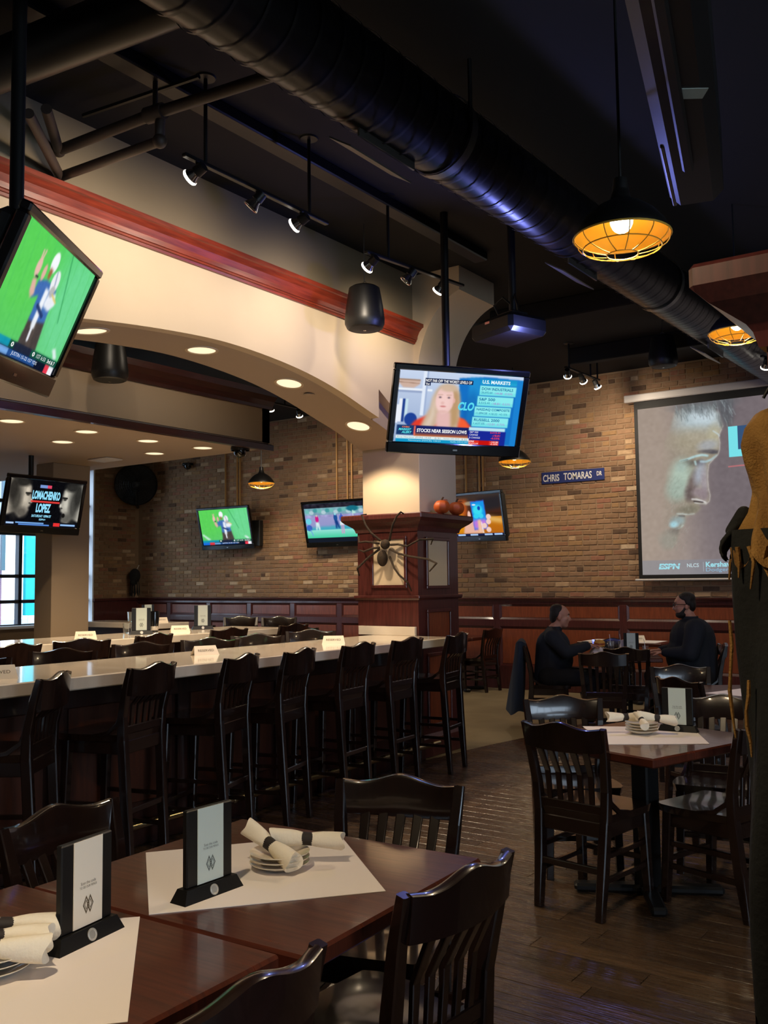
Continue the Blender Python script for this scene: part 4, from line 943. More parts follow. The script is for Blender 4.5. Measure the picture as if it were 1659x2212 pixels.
def tv_pole(tv, top, m='black_metal'):
    """pole and bracket between the set's back and the ceiling point above it"""
    inv = tv.matrix_basis.inverted(); c = tv.matrix_basis @ Vector((0, .16, .05)); a = Vector((top[0], top[1], top[2]))
    b = MB(); b.tube([inv @ a, inv @ Vector((a.x, a.y, c.z + .1)), inv @ c], .03, 14); b.build('pole', m, tv)
    b = MB(); b.box((0, .14, .0), (.4, .05, .3), .01); b.build('bracket', m, tv, smooth=False)
yb = atd(36, 420, 3.98); tv_pole(tv_left, (yb.x, yb.y, ZC))
yb = tv_news.matrix_basis @ Vector((0, .26, 0)); tv_pole(tv_news, (yb.x, yb.y, ZC))
yb = tv_box.matrix_basis @ Vector((0, .26, 0)); tv_pole(tv_box, (yb.x, yb.y, SOF))
def wall_arm(tv):
    inv = tv.matrix_basis.inverted(); c = tv.matrix_basis.translation; b = MB(); b.tube([(0, .1, 0), inv @ Vector((c.x, YB - .01, c.z))], .03, 10); b.box(inv @ Vector((c.x, YB - .012, c.z)), (.25, .03, .25), .004); b.build('wall_arm', 'black_metal', tv)
for tv in wall_tvs: wall_arm(tv)
tv_pole(tv_edge, (-9.35, 4.70, SOF))
# set-top box behind the small football set
b = MB(); b.box((-11.27, 12.10, 2.42), (.2, .1, .45), .008); b.build('cable_box', 'rubber_black', None, smooth=False, label='black box on the brick behind the far football television', cat='box')

# -- projection screen on the back wall
def pic_projection():
    p = Pic(640, 372, (150, 136, 132)); p.vgrad(0, 1, (146, 132, 130), (158, 145, 142)); p.ell(.0, .4, .17, .9, (182, 164, 148), .9, .8); p.ell(.36, .42, .16, .8, (118, 108, 114), .9, .8)
    K = 3290.0; X_ = lambda x: x / K; Y_ = lambda y: (y - 170) / 1990; P = lambda pts: [(X_(x), Y_(y)) for x, y in pts]
    E_ = lambda x, y, rx, ry, c, so=.9, k=.8, ro=0: p.ell(X_(x), Y_(y), rx / K, ry / 1990, c, so, k, ro)
    Ln = lambda pts, w, c, so=.9, k=.9: p.line(P(pts), w / 1990, c, so, k)
    jit = random.Random(3)
    # profile of a man looking down to the right, fading into the grey on the left
    face = [(380, 420), (430, 250), (600, 190), (820, 200), (930, 330), (962, 470), (925, 545), (908, 590), (918, 660), (912, 740), (895, 795), (845, 845), (792, 900), (778, 980), (772, 1080), (778, 1180), (792, 1260), (782, 1325), (742, 1362), (690, 1352), (650, 1352), (682, 1390), (650, 1440), (612, 1468), (520, 1482), (512, 1530), (492, 1600), (440, 1640), (428, 1700), (400, 1790), (350, 1870), (240, 1890), (160, 1700), (200, 1300), (260, 900), (300, 600)]
    m = p.polym(P(face), 2); fade = np.clip((p.U * K - 230) / 330, 0, 1); p.blend(m * fade, (166, 156, 138)); sx, sv = p.U * K, p.V * 1990 + 170
    base = p.a.copy()
    E_(700, 360, 260, 190, (190, 206, 212), 1.0, .95); E_(760, 330, 130, 90, (214, 230, 238), 1.0, .8); E_(640, 600, 260, 130, (178, 168, 146), 1.0, .85); E_(860, 580, 70, 120, (196, 190, 160), 1, .7)
    E_(790, 680, 110, 60, (176, 180, 186), .9, .8, -.1); E_(800, 752, 110, 22, (104, 100, 104), .9, .9, .05); E_(850, 770, 50, 16, (82, 80, 88), .9, .8)
    E_(560, 872, 90, 44, (104, 98, 92), .9, .95); E_(700, 882, 52, 42, (92, 88, 92), .9, .95); E_(540, 960, 120, 60, (150, 150, 136), 1, .7)
    Ln([(478, 836), (540, 826), (600, 808), (660, 792), (720, 786), (778, 800)], 13, (190, 226, 230)); Ln([(705, 862), (760, 868), (820, 850), (880, 808)], 13, (182, 214, 222)); Ln([(480, 838), (560, 826)], 5, (60, 62, 66), .9, .7); Ln([(640, 856), (648, 890)], 12, (186, 216, 216))
    E_(470, 1030, 120, 190, (186, 206, 190), 1, .95, .12); E_(420, 1180, 110, 120, (172, 190, 176), 1, .85); E_(480, 900, 60, 60, (176, 196, 186), 1, .7)
    E_(610, 1120, 62, 150, (122, 106, 102), .9, .9, .3); E_(575, 1230, 60, 90, (112, 98, 96), .9, .85); E_(690, 1000, 60, 130, (178, 184, 196), 1, .9, .25); E_(735, 1120, 40, 160, (170, 160, 166), 1, .9); E_(660, 1215, 60, 50, (168, 152, 158), 1, .8); E_(715, 1250, 66, 70, (150, 134, 140), 1, .8)
    Ln([(592, 1292), (640, 1296), (690, 1312), (745, 1340)], 9, (232, 230, 228)); Ln([(612, 1318), (660, 1324), (710, 1334)], 7, (58, 50, 54)); Ln([(620, 1334), (680, 1350), (740, 1352)], 5, (224, 226, 226))
    E_(560, 1410, 130, 46, (134, 128, 112), 1, .85); Ln([(420, 1452), (480, 1456), (540, 1468), (612, 1462)], 8, (198, 206, 200)); Ln([(440, 1478), (500, 1484)], 8, (84, 76, 76), .9, .8); E_(430, 1535, 80, 52, (160, 180, 182), 1, .9); E_(378, 1578, 46, 36, (178, 226, 238), 1, .95); Ln([(400, 1634), (446, 1622), (484, 1590)], 7, (190, 204, 198)); E_(400, 1660, 90, 40, (122, 114, 108), 1, .7); E_(320, 1760, 120, 100, (160, 158, 146), 1, .7)
    # keep the paint inside the profile
    w = np.clip(m, 0, 1)[..., None]; p.a = p.a * w + np.where(w < 1, base, base) * (1 - w)
    # rim of light along brow, nose and lips
    Ln([(962, 470), (925, 545), (908, 592), (918, 660), (912, 740), (895, 795), (845, 845), (792, 900), (778, 980), (772, 1080), (778, 1180), (792, 1260), (782, 1325), (742, 1360)], 4, (222, 216, 212), .9, .75); Ln([(850, 520), (900, 560), (915, 585)], 8, (206, 222, 226), .9, .8)
    # hair and stubble strokes
    E_(760, 200, 330, 80, (104, 108, 112), .8, .75); E_(1000, 300, 80, 170, (96, 98, 104), .8, .8)
    for k in range(170):
        x = jit.uniform(430, 1070); y = jit.uniform(150, 300) if x < 900 else jit.uniform(150, 440); Ln([(x, y), (x + jit.uniform(-5, 35), y + jit.uniform(40, 110))], 3, jit.choice([(80, 86, 90), (196, 210, 214), (140, 150, 152), (110, 114, 116)]), .9, .55)
    for k in range(260):
        t = jit.random(); x = jit.gauss(380, 90); y = jit.uniform(1000, 1850); Ln([(x, y), (x - jit.uniform(5, 25), y + jit.uniform(10, 40))], 2.2, jit.choice([(200, 210, 200), (120, 122, 112), (150, 152, 140)]), .9, .35 * float(np.clip((x - 180) / 200, 0, 1)))
    p.noise(.012, 5); p.noise(.02, 3, m * fade); p.soften(); p.rect(.308, .16, .40, .335, (130, 240, 250)); p.rect(.338, .16, .40, .295, (60, 90, 130)); p.line([(.305, .39), (.42, .385)], .004, (196, 120, 124)); p.rect(0, .915, 1, 1, (140, 146, 160), .5); return p
PSX0, PSX1, PSZ0, PSZ1 = -4.385, -.605, 1.60, 3.80
ps = thing('projection_screen', 'pull-down projection screen showing a man in profile on the brick wall', 'screen', loc=((PSX0 + PSX1) / 2, YB - .10, 0))
wS, hS = PSX1 - PSX0, PSZ1 - PSZ0
b = MB(); b.span((-wS / 2 - .05, .0, PSZ0 - .05), (wS / 2 + .05, .006, PSZ1 + .12)); b.build('fabric', 'screen_border', ps, smooth=False)
hold = link('projected_image', None, ps, loc=(0, -.002, (PSZ0 + PSZ1) / 2)); picture_object('picture', pic_projection(), wS, hS, hold, 0.0, 'projected_picture')
def txt_projection(w, h):
    L = Letters(w, h); S = L.put; c = (170, 236, 248)
    S('ESPN', .0578, .952, .0745, .034, c, bold=.05, shear=.15); L.bar(.0578, .9485, .1323, .9515, (150, 152, 160), 2); S('NLCS', .155, .948, .040, .022, (205, 226, 232), bold=.02); L.bar(.2095, .93, .2105, .985, (190, 205, 215)); S('Kershaw', .218, .945, .088, .030, c, bold=.03); S('Dodgers rotation', .218, .978, .17, .026, (150, 196, 226)); return L
txt_projection(wS, hS).build('lettering', hold, -.002, 'projected_picture')
b = MB(); b.span((-wS / 2 - .17, -.05, PSZ1 + .10), (wS / 2 + .17, .09, PSZ1 + .20), .012); b.build('housing', 'housing_white', ps, smooth=False)
b = MB(); b.tube([(-wS / 2 - .1, 0, PSZ0 - .065), (wS / 2 + .1, 0, PSZ0 - .065)], .014, 10); b.build('weight_bar', 'housing_white', ps)

# -- street-name sign
ss = thing('street_sign', 'blue street-name sign with white letters on the brick', 'sign', loc=(-5.38, YB - .012, 2.99))
b = MB(); b.box((0, 0, 0), (.94, .012, .165), .004); b.build('plate', 'sign_blue', ss, smooth=False)
def flat_text(body, w, h, m, parent, name, loc, rot=(PI / 2, 0, 0), bold=.02, th=.001):
    vs, fs = text_fit(body, w, h, bold=bold); me = bpy.data.meshes.new(name); me.from_pydata([(x, y, 0) for x, y in vs], [], fs); me.materials.append(M[m]); return link(name, me, parent, loc=loc, rot=rot, kind='stuff')
flat_text('CHRIS', .25, .10, 'sign_white', ss, 'lettering', (-.32, -.0075, -.004)); flat_text('TOMARAS', .42, .10, 'sign_white', ss, 'lettering', (.08, -.0075, .002)); flat_text('DR', .075, .06, 'sign_white', ss, 'lettering', (.40, -.0075, .01))

# ================================================================== FURNITURE
def make_seat(name, cat, grp, sz, top, hb=.115):
    """school-house chair or stool: origin on the floor under the seat centre, front toward +y"""
    t = thing(name, 'x', cat, group=grp); m = 'chair_wood'
    # saddle seat
    def sf(u, v):
        y = -.20 + .42 * v; hw = (.185 + .035 * min(1, v * 1.6)) * (1 - .12 * max(0, (v - .82) / .18) ** 2); x = (2 * u - 1) * hw
        z = sz + .015 - .012 * math.exp(-((x / .13) ** 2 + ((v - .42) / .35) ** 2)); return (x, y, z)
    b = MB(); b.grid(sf, 12, 10); n0 = len(b.v)
    top_v = list(b.v); b.grid(lambda u, v: (sf(u, v)[0] * .97, sf(u, v)[1] * .97, sz - .022), 12, 10)
    for i in range(12): b.f += [(i, i + 1, n0 + i + 1, n0 + i), (130 + i + 1, 130 + i, n0 + 130 + i, n0 + 130 + i + 1)]; b.mi += [0, 0]
    for j in range(10): b.f += [((j + 1) * 13, j * 13, n0 + j * 13, n0 + (j + 1) * 13), (j * 13 + 12, (j + 1) * 13 + 12, n0 + (j + 1) * 13 + 12, n0 + j * 13 + 12)]; b.mi += [0, 0]
    b.build('seat', m, t)
    bh = top - sz
    for s in (-1, 1):
        b = MB(); b.sweep([(s * .185, .19, 0), (s * .175, .165, sz - .02)], [.038, .048], [.038, .048]); b.build('leg', m, t, smooth=False)
        b = MB(); b.sweep([(s * .165, -.235, 0), (s * .170, -.205, sz * .5), (s * .178, -.185, sz)], [.040, .044, .044], [.036, .052, .05]); b.build('leg', m, t, smooth=False)
        b = MB(); b.sweep([(s * .178, -.185, sz - .02), (s * .188, -.19, sz + bh * .3), (s * .203, -.222, sz + bh * .7), (s * .213, -.252, top - .005)], [.044, .042, .038, .032], [.05, .042, .036, .026]); b.build('post', m, t, smooth=False)
        b = MB(); b.sweep([(s * .192, -.195, sz + .17), (s * .192, -.165, sz + .07), (s * .196, -.10, sz + .022), (s * .2, 0.0, sz + .006)], .018, [.016, .024, .022, .012]); b.build('side_brace', m, t)
        zs = (sz * .38, sz * .62) if sz < .6 else (sz * .30, sz * .52)
        for z in zs: b = MB(); b.sweep([(s * .17, -.21, z), (s * .178, .175, z)], .02, .024, side=(1, 0, 0)); b.build('stretcher', m, t, smooth=False)
    zf = sz * .45 if sz < .6 else sz * .34
    b = MB(); b.sweep([(-.178, .178, zf), (.178, .178, zf)], .022, .028, side=(0, 1, 0)); b.build('stretcher', m, t, smooth=False)
    b = MB(); b.sweep([(-.168, -.212, sz * .48), (.168, -.212, sz * .48)], .02, .03, side=(0, 1, 0)); b.build('stretcher', m, t, smooth=False)
    for (cx_, cy_, wx, wy) in ((0, .165, .34, .02), (0, -.19, .34, .02), (-.178, -.01, .02, .35), (.178, -.01, .02, .35)): b = MB(); b.box((cx_, cy_, sz - .055), (wx, wy, .07), .004); b.build('apron', m, t, smooth=False)
    # crest rail, humped in the middle, hollow toward the sitter
    def yc(x): return -.245 - .034 * (1 - (x / .21) ** 2)
    def zt(x): return top - .012 + .03 * math.exp(-(x / .085) ** 2) + .010 * max(0, (abs(x) - .15) / .06)
    N = 22; b = MB(); vs = []
    for i in range(N + 1):
        x = -.205 + .41 * i / N; y = yc(x); z1 = zt(x); z0 = top - hb - .008 * (1 - (x / .2) ** 2)
        vs += [(x, y - .011, z0), (x, y - .011 - .012, z1 - .006), (x, y - .012, z1), (x, y + .006, z1 - .003), (x, y + .011, z1 - .012), (x, y + .016, z0)]
    fs = []
    for i in range(N):
        for k in range(6): fs.append((i * 6 + k, i * 6 + (k + 1) % 6, (i + 1) * 6 + (k + 1) % 6, (i + 1) * 6 + k))
    fs += [tuple(range(6))[::-1], tuple(N * 6 + k for k in range(6))]
    b.add(vs, fs); b.build('crest_rail', m, t, angle=50)
    b = MB(); b.sweep([(-.18, -.19, sz + .035), (.18, -.19, sz + .035)], .022, .045, side=(0, 1, 0)); b.build('back_rail', m, t, smooth=False)
    for x in (-.125, -.0625, 0, .0625, .125):
        b = MB(); b.sweep([(x * .9, -.19, sz + .03), (x * .95, -.205, sz + bh * .45), (x, yc(x) + .003, top - hb + .01)], [.024, .028, .034], .014); b.build('slat', m, t, smooth=False)
    return reg(t)
chair = make_seat('dining_chair', 'chair', 'dark wooden dining chairs', .45, .872)
stool = make_seat('bar_stool', 'stool', 'dark wooden bar stools', .745, 1.115, .15)
used = {'c': False, 's': False}
def put(proto, key, crest, facing, lab, grp, back=.262):
    """crest = point under the middle of the crest rail; facing = where a sitter looks"""
    f = Vector((facing[0], facing[1], 0)).normalized(); loc = Vector((crest[0], crest[1], 0)) + f * back
    rz = face_angle(f)
    if not used[key]:
        used[key] = True; proto.location = loc; proto.rotation_euler = (0, 0, rz); proto['label'] = lab; proto['group'] = grp; return proto
    return dup(proto, loc, rz, lab, grp)
# stools along the near side of the front counter
ords = ['nearest the pillar', 'second from the pillar', 'third from the pillar', 'fourth from the pillar', 'fifth from the pillar', 'sixth from the pillar', 'at the left edge of the photo']
for i, y_ in enumerate((6.74, 6.00, 5.38, 4.74, 4.20, 3.50, 2.88)):
    put(stool, 's', (-4.02, y_), (-math.cos(math.radians([10, 4, 7, 15, 18, 16, 36][i])), -math.sin(math.radians([10, 4, 7, 15, 18, 16, 36][i]))), 'dark bar stool before the front counter, ' + ords[i], 'stools before the front counter')
gl = ['beside the pillar end', 'second from the pillar end', 'in the middle', 'fourth from the pillar end', 'behind the reserved card on the left', 'cut by the left edge']
for i, (x, y_) in enumerate([(-5.50, 6.61), (-5.46, 5.87), (-5.42, 5.28), (-5.50, 4.68), (-5.44, 3.95), (-5.44, 3.30)]):
    put(stool, 's', (x, y_), (.62, -.78) if i < 5 else (.7, -.7), 'broad-crested bar stool beyond the front counter, ' + gl[i], 'stools beyond the front counter')
gl = ['at its right end', 'second from its right end', 'third from its right end', 'fourth from its right end', 'furthest left']
for i, (x, y_) in enumerate([(-6.50, 7.55), (-6.48, 6.58), (-6.42, 5.60), (-6.37, 4.80), (-6.32, 4.17)]):
    put(stool, 's', (x, y_), (-1, [.0, .1, -.1, .45, .0][i]), 'dark bar stool at the near side of the second counter, ' + gl[i], 'stools before the second counter')
for i, (x, y_) in enumerate([(-8.62, 8.95), (-8.05, 9.05)]):
    put(stool, 's', (x, y_), (.55, -.83), 'dark stool past the second counter against the wainscot, ' + ['left one', 'right one'][i], 'stools past the second counter')

# ---- front counter: wooden base, stone top, brass foot rail
def counter(x0, x1, y0, y1, lab_t, lab_b, rail=True, panels=True, bx=.34):
    b = MB(); b.span((x0, y0, 1.0), (x1, y1, 1.07), .006); ct = b.build('countertop', 'marble', None, smooth=False, label=lab_t, cat='countertop')
    t = thing('counter_cabinet', lab_b, 'bar', loc=(0, 0, 0)); f = x1 - bx
    b = MB(); b.span((x0 + .15, y0 + .05, 0), (f, y1, 1.0)); b.build('body', 'bar_wood', t, smooth=False)
    if panels:
        y = y1 - .05
        while y - .9 > y0:
            b = MB(); b.span((f, y - .84, .25), (f + .012, y - .08, .86), .004); b.build('panel', 'bar_panel', t, smooth=False)
            b = MB(); b.span((f, y - .04, .12), (f + .025, y + .04, 1.0), .004); b.build('stile', 'bar_wood', t, smooth=False); y -= .92
        b = MB(); b.span((f, y0, .86), (f + .022, y1, 1.0), .004); b.build('rail', 'bar_wood', t, smooth=False)
        b = MB(); b.span((f, y0, .0), (f + .03, y1, .14), .004); b.build('kick_board', 'bar_wood', t, smooth=False)
    if rail:
        b = MB(); b.tube([(f + .2, y0 + .1, .17), (f + .2, y1 - .05, .17)], .022, 12); b.build('foot_rail', 'brass', t)
        for y in np.arange(y0 + .4, y1, .95): b = MB(); b.tube([(f, y, .1), (f + .2, y, .17)], .014, 8); b.ball((f + .2, y, .17), .03, 10, 7); b.build('rail_bracket', 'brass', t)
    return t
counter(-5.06, -4.21, 1.2, 6.985, 'long pale stone countertop ending at the wooden pillar', 'dark panelled base of the front counter with a brass foot rail')
b = MB(); b.span((-5.22, 6.955, 1.07), (-4.60, 6.988, 1.15), .003); b.build('backsplash', 'marble', None, smooth=False, label='low stone upstand against the pillar at the counter end', cat='backsplash')
counter(-7.60, -6.78, 1.5, 7.75, 'pale stone countertop of the second counter', 'dark base of the second counter', rail=False)
b = MB(); b.span((-10.6, 7.9, 1.0), (-9.0, 8.4, 1.07), .006); b.build('countertop', 'marble', None, smooth=False, label='short pale stone top of the service station by the pier', cat='countertop')
t = thing('service_station', 'dark service station below the short stone top', 'cabinet'); b = MB(); b.span((-10.5, 7.95, 0), (-9.1, 8.35, 1.0), .004); b.build('body', 'bar_wood', t, smooth=False)
b = MB(); b.span((-10.4, 7.94, .1), (-9.82, 7.95, .9), .002); b.build('door', 'bar_wood', t, smooth=False); b = MB(); b.span((-9.78, 7.94, .1), (-9.2, 7.95, .9), .002); b.build('door', 'bar_wood', t, smooth=False)

# ---- tables
def table(cx, cy, w, d, rz, lab, h=.76, th=.044, m='table_wood'):
    t = thing('dining_table', lab, 'table', loc=(cx, cy, 0), rz=rz, group='dark wood dining tables')
    b = MB(); b.box((0, 0, h - th / 2), (w, d, th), .007); b.build('table_top', m, t, smooth=False)
    b = MB(); b.box((0, 0, (h - th) / 2), (.10, .10, h - th - .06), .008); b.build('pedestal', 'black_metal', t, smooth=False)
    b = MB(); b.box((0, 0, h - th - .012), (.36, .36, .02), .004); b.build('top_plate', 'black_metal', t, smooth=False)
    for a in (0, PI / 2):
        R = Matrix.Rotation(a + PI / 4, 3, 'Z'); b = MB(); b.box((0, 0, .025), (.72, .075, .04), .012, R); b.build('foot', 'black_metal', t, smooth=False)
    return t
table(-1.80, 1.965, .90, .83, .045, 'nearest mahogany table, far half of the joined pair')
table(-1.815, 1.121, .90, .83, .03, 'nearest mahogany table, near half of the joined pair cut by the frame', h=.764)
T2 = (-1.708, 4.646); T2A = math.atan2(-.234, .754)
table(T2[0], T2[1], .79, .90, T2A, 'diamond-set mahogany table on the right with a plate stack')
table(-1.72, 6.90, .80, .80, .55, 'mahogany table behind the right one, under a white sheet')
MT = (-3.70, 9.46); MA = math.atan2(.42, .90)
table(MT[0], MT[1], .78, .76, MA, 'dark table between the two seated men')
table(-4.45, 11.62, 1.1, .62, .0, 'dark table against the wainscot behind the two men')
table(-6.95, 11.72, .7, .6, .0, 'dark table by the wainscot right of the pillar')
table(-9.75, 11.55, .7, .6, .0, 'dark table by the wainscot left of the pillar'); table(-11.2, 11.55, .7, .6, .0, 'dark table by the wainscot under the far football television')
table(-13.4, 10.6, .8, .7, .0, 'dark table in the far left corner by the window')
# ---- dining chairs
CH = lambda c, f, lab, g: put(chair, 'c', c, f, lab, g)
g = 'chairs at the nearest table'
CH((-1.165, 1.955), (-1, .07), 'dark slatted chair on the right side of the nearest table', g); CH((-1.16, 1.21), (-1, .0), 'dark chair at the bottom edge, only its crest and back in frame', g)
CH((-1.855, 2.70), (.28, -.96), 'dark chair at the far end of the nearest table', g); CH((-2.48, 1.79), (1, .12), 'dark chair on the left of the nearest table', g)
g = 'chairs at the right table'
CH((-1.915, 4.13), (.14, .99), 'dark slatted chair seen from behind at the right table', g); CH((-2.33, 5.05), (.6, -.8), 'dark chair at the far left corner of the right table', g); CH((-1.11, 4.62), (-.95, .30), 'dark chair at the right of the right table with a shiny seat', g); CH((-1.56, 5.52), (.15, -.99), 'dark chair at the far side of the right table', g)
g = 'chairs at the table behind'
CH((-2.10, 6.38), (.52, .85), 'dark chair seen from behind at the white-sheeted table', g); CH((-2.38, 7.30), (.47, -.88), 'dark chair with gleaming crest beyond the white-sheeted table', g)
g = 'chairs at the table of the two men'
eM = Vector((.90, .42, 0)).normalized(); nM = Vector((-eM.y, eM.x, 0))
LM = Vector((-4.36, 9.17, 0)); RM = Vector((-3.02, 9.80, 0))
CH(LM - eM * .27, eM, 'dark chair under the man on the left, with a coat over its back', g); CH(RM + eM * .27, -eM, 'dark chair under the bearded man on the right', g)
CH((-3.44, 8.95), (-.12, 1), 'dark chair with its back to the camera before the table of the two men', g); CH((-3.40, 8.28), (-.4, .92), 'dark slatted chair left of the one before the two men', g); CH((-4.08, 10.22), (.35, -.94), 'dark chair across the table of the two men', g)
g = 'chairs along the wainscot'
CH((-7.02, 11.1), (.1, 1), 'dark chair by the wainscot just right of the pillar', g); CH((-6.42, 11.72), (-1, .1), 'dark chair by the wainscot near the left man', g)
CH((-9.35, 11.1), (-.2, 1), 'dark chair by the wainscot just left of the pillar', g); CH((-9.95, 11.0), (.2, 1), 'dark chair by the wainscot, second left of the pillar', g); CH((-10.75, 11.15), (-.1, 1), 'dark chair by the wainscot, third left of the pillar', g); CH((-11.5, 11.1), (0.1, 1), 'dark chair under the far football television', g)
CH((-12.9, 10.2), (-1, .4), 'dark chair by the far left window', g)

# ================================================================== TABLEWARE
def sheet(corners, lab, z, th=.0015):
    b = MB(); n = len(corners); b.prism([(x, y) for x, y in corners], 2, z, z + th); return b.build('place_mat', 'paper', None, smooth=False, label=lab, cat='place mat', group='white paper place mats')
sheet([(-2.221, 1.905), (-1.864, 2.375), (-1.43, 2.011), (-1.806, 1.560)], 'white paper mat under the plates on the nearest table, far one', .7605)
sheet([(-1.803, 1.530), (-1.398, 1.16), (-1.80, .72), (-2.21, 1.10)], 'white paper mat on the nearest table cut by the lower left corner', .7645)
sheet([(-2.10, 4.80), (-1.786, 4.335), (-1.37, 4.605), (-1.60, 5.07)], 'white paper mat on the right table', .7605)
sheet([(-1.985, 6.60), (-1.62, 6.53), (-1.40, 6.95), (-1.78, 7.18)], 'white paper sheet on the table behind the right one', .7605)
sheet([(MT[0] - .36, MT[1] - .12), (MT[0] + .0, MT[1] - .30), (MT[0] + .20, MT[1] + .14), (MT[0] - .17, MT[1] + .31)], 'white paper mat on the table of the two men', .7605)
sheet([(-4.95, 11.38), (-4.0, 11.38), (-4.0, 11.85), (-4.95, 11.85)], 'white sheet on the table behind the two men', .7605)

def make_plate():
    b = MB(); b.lathe([(0, .004), (.045, .004), (.052, .006), (.074, .016), (.082, .019), (.083, .0215), (.075, .0195), (.054, .0105), (.046, .0085), (0, .0085)], 40); return b.mesh('side_plate', 'ceramic')
plate_me = make_plate()
def plates(x, y, z, n, where):
    nm = ['bottom', 'second', 'third', 'top'] if n == 4 else ['bottom', 'middle', 'top']
    for k in range(n): link('side_plate', plate_me, loc=(x + random.uniform(-.002, .002), y + random.uniform(-.002, .002), z + k * .0135), rot=(0, 0, random.random()), label='cream side plate, %s of the stack on %s' % (nm[k], where), cat='plate', group='stacked side plates')
def napkin(p, d, L, lab, flare=.5, tilt=0.0, r=.021):
    d = Vector(d).normalized(); R = d.to_track_quat('X', 'Z').to_matrix(); 
    t = link('napkin_roll', None, label=lab, cat='napkin', group='rolled napkins'); t.location = p; t.rotation_euler = R.to_euler()
    b = MB(); ph = random.random() * 6
    def fn(u, v):
        a = u * 2 * PI * 1.0; x = (v - .5) * L; w = abs(v - .5) * 2; rr = r * (1.02 - .24 * math.exp(-((v - .5) / .14) ** 2) + (.45 * max(0, v - .55) * flare * 2) + (.2 * max(0, .45 - v) * 2)) * (1 + .10 * math.sin(a * 3 + ph + v * 5) * w)
        return (x + .008 * math.sin(a * 2 + ph) * w, rr * math.cos(a), rr * math.sin(a))
    b.grid(fn, 22, 14, closed=True); c0 = len(b.v); b.add([(-L / 2 + .012, 0, 0), (L / 2 - .012, 0, 0)], [])
    for i in range(22): b.f += [((i + 1) % 22, i, c0), (14 * 22 + i, 14 * 22 + (i + 1) % 22, c0 + 1)]; b.mi += [0, 0]
    b.build('cloth', 'napkin', t)
    b = MB(); b.lathe([(r * .80, -.016), (r * .845, -.015), (r * .845, .015), (r * .80, .016)], 22, (0, 0, 0), Matrix.Rotation(PI / 2, 3, 'Y')); b.build('paper_band', 'band_black', t)
    return t
plates(-1.785, 2.005, .762, 3, 'the nearest table')
zt_ = .762 + 3 * .0135 + .026
napkin((-1.80, 1.985, zt_), (.30, .88, .05)[::1] and (.90, -.12, -.30), .20, 'rolled white napkin leaning across the plates on the nearest table', .9); napkin((-1.745, 2.075, zt_ + .004), (.75, .62, -.10), .20, 'rolled white napkin pointing right on the nearest table', .3)
plates(-1.80, 1.145, .766, 3, 'the lower left mat')
zt_ = .766 + 3 * .0135 + .024
for k, (o, lab) in enumerate([((-.045, .06), 'rolled napkin with black band farthest back on the lower left plates'), ((.0, .01), 'rolled napkin with black band in the middle of the lower left plates'), ((.045, -.03), 'rolled napkin nearest the camera on the lower left plates')]):
    napkin((-1.80 + o[0], 1.145 + o[1], zt_ + .002), (.58, .78, -.12), .21, lab, .8)
plates(-1.745, 4.725, .762, 4, 'the right table')
zt_ = .762 + 4 * .0135 + .024
napkin((-1.82, 4.70, zt_ + .004), (-.80, -.58, .0), .19, 'rolled napkin pointing left on the right table', .5); napkin((-1.67, 4.74, zt_ + .004), (.75, .40, -.12), .19, 'rolled napkin pointing right on the right table', .5); napkin((-1.72, 4.66, zt_ + .002), (.3, -.3, -.25), .10, 'napkin end drooping over the plates on the right table', .9, r=.017)

# ---- table-top card holders
def menu_stand(x, y, z, d, lab, card='card_cream', ink='ink_brown', s=1.0):
    """d = direction along the foot; the card faces to the right of it"""
    ang = math.atan2(d[1], d[0]); t = thing('card_holder', lab, 'card holder', loc=(x, y, z), rz=ang, group='black card holders')
    b = MB(); b.add([(-.10, -.028, 0), (.10, -.028, 0), (.10, .028, 0), (-.10, .028, 0), (-.085, -.018, .032), (.085, -.018, .032), (.085, .018, .032), (-.085, .018, .032)], [(3, 2, 1, 0), (4, 5, 6, 7), (0, 1, 5, 4), (1, 2, 6, 5), (2, 3, 7, 6), (3, 0, 4, 7)]); b.build('foot', 'black_metal', t, smooth=False)
    b = MB(); b.box((0, 0, .032 + .095), (.155, .018, .19), .003); b.build('board', 'black_metal', t, smooth=False)
    c = MB(); c.box((0, -.0102, .032 + .096), (.088, .0016, .186)); cd = c.build('card', card, t, smooth=False)
    q = MB()
    for (cx, w_) in ((-.006, .010), (.006, .010)):
        for s_ in (1.0, .55):
            P = [(cx - w_ * s_, 0), (cx, .020 * s_), (cx + w_ * s_, 0), (cx, -.020 * s_)]; I = [(cx - w_ * s_ * .7, 0), (cx, .014 * s_), (cx + w_ * s_ * .7, 0), (cx, -.014 * s_)]
            k = len(q.v); q.v += [(a_, -.0113, .032 + .048 + b_) for a_, b_ in P + I]; q.f += [(k + i, k + (i + 1) % 4, k + 4 + (i + 1) % 4, k + 4 + i) for i in range(4)]; q.mi += [0] * 4
    q.build('logo', ink, cd, smooth=False)
    flat_text('Scan the code', .046, .0065, ink, cd, 'lettering', (0, -.0113, .128), bold=0.0); flat_text('TO SEE OUR MENUS', .052, .0050, ink, cd, 'lettering', (0, -.0113, .119), bold=0.0)
    b = MB(); b.lathe([(.0135, 0), (.0135, .002), (.0105, .0028), (.009, .0016), (0, .0016)], 20, (0, -.0235, .016), Matrix.Rotation(PI / 2 - .3, 3, 'X')); b.build('emblem', 'emblem', t)
    if s != 1.0: t.scale = (s, s, s)
    return t
menu_stand(-1.795, 1.742, .762, (.02, 1), 'black card holder with greenish card on the far mat of the nearest table', 'card_green_reflect', 'ink_grey')
menu_stand(-1.79, 1.362, .766, (-.16, 1), 'black card holder with cream card on the lower left mat', 'card_cream', 'ink_brown')
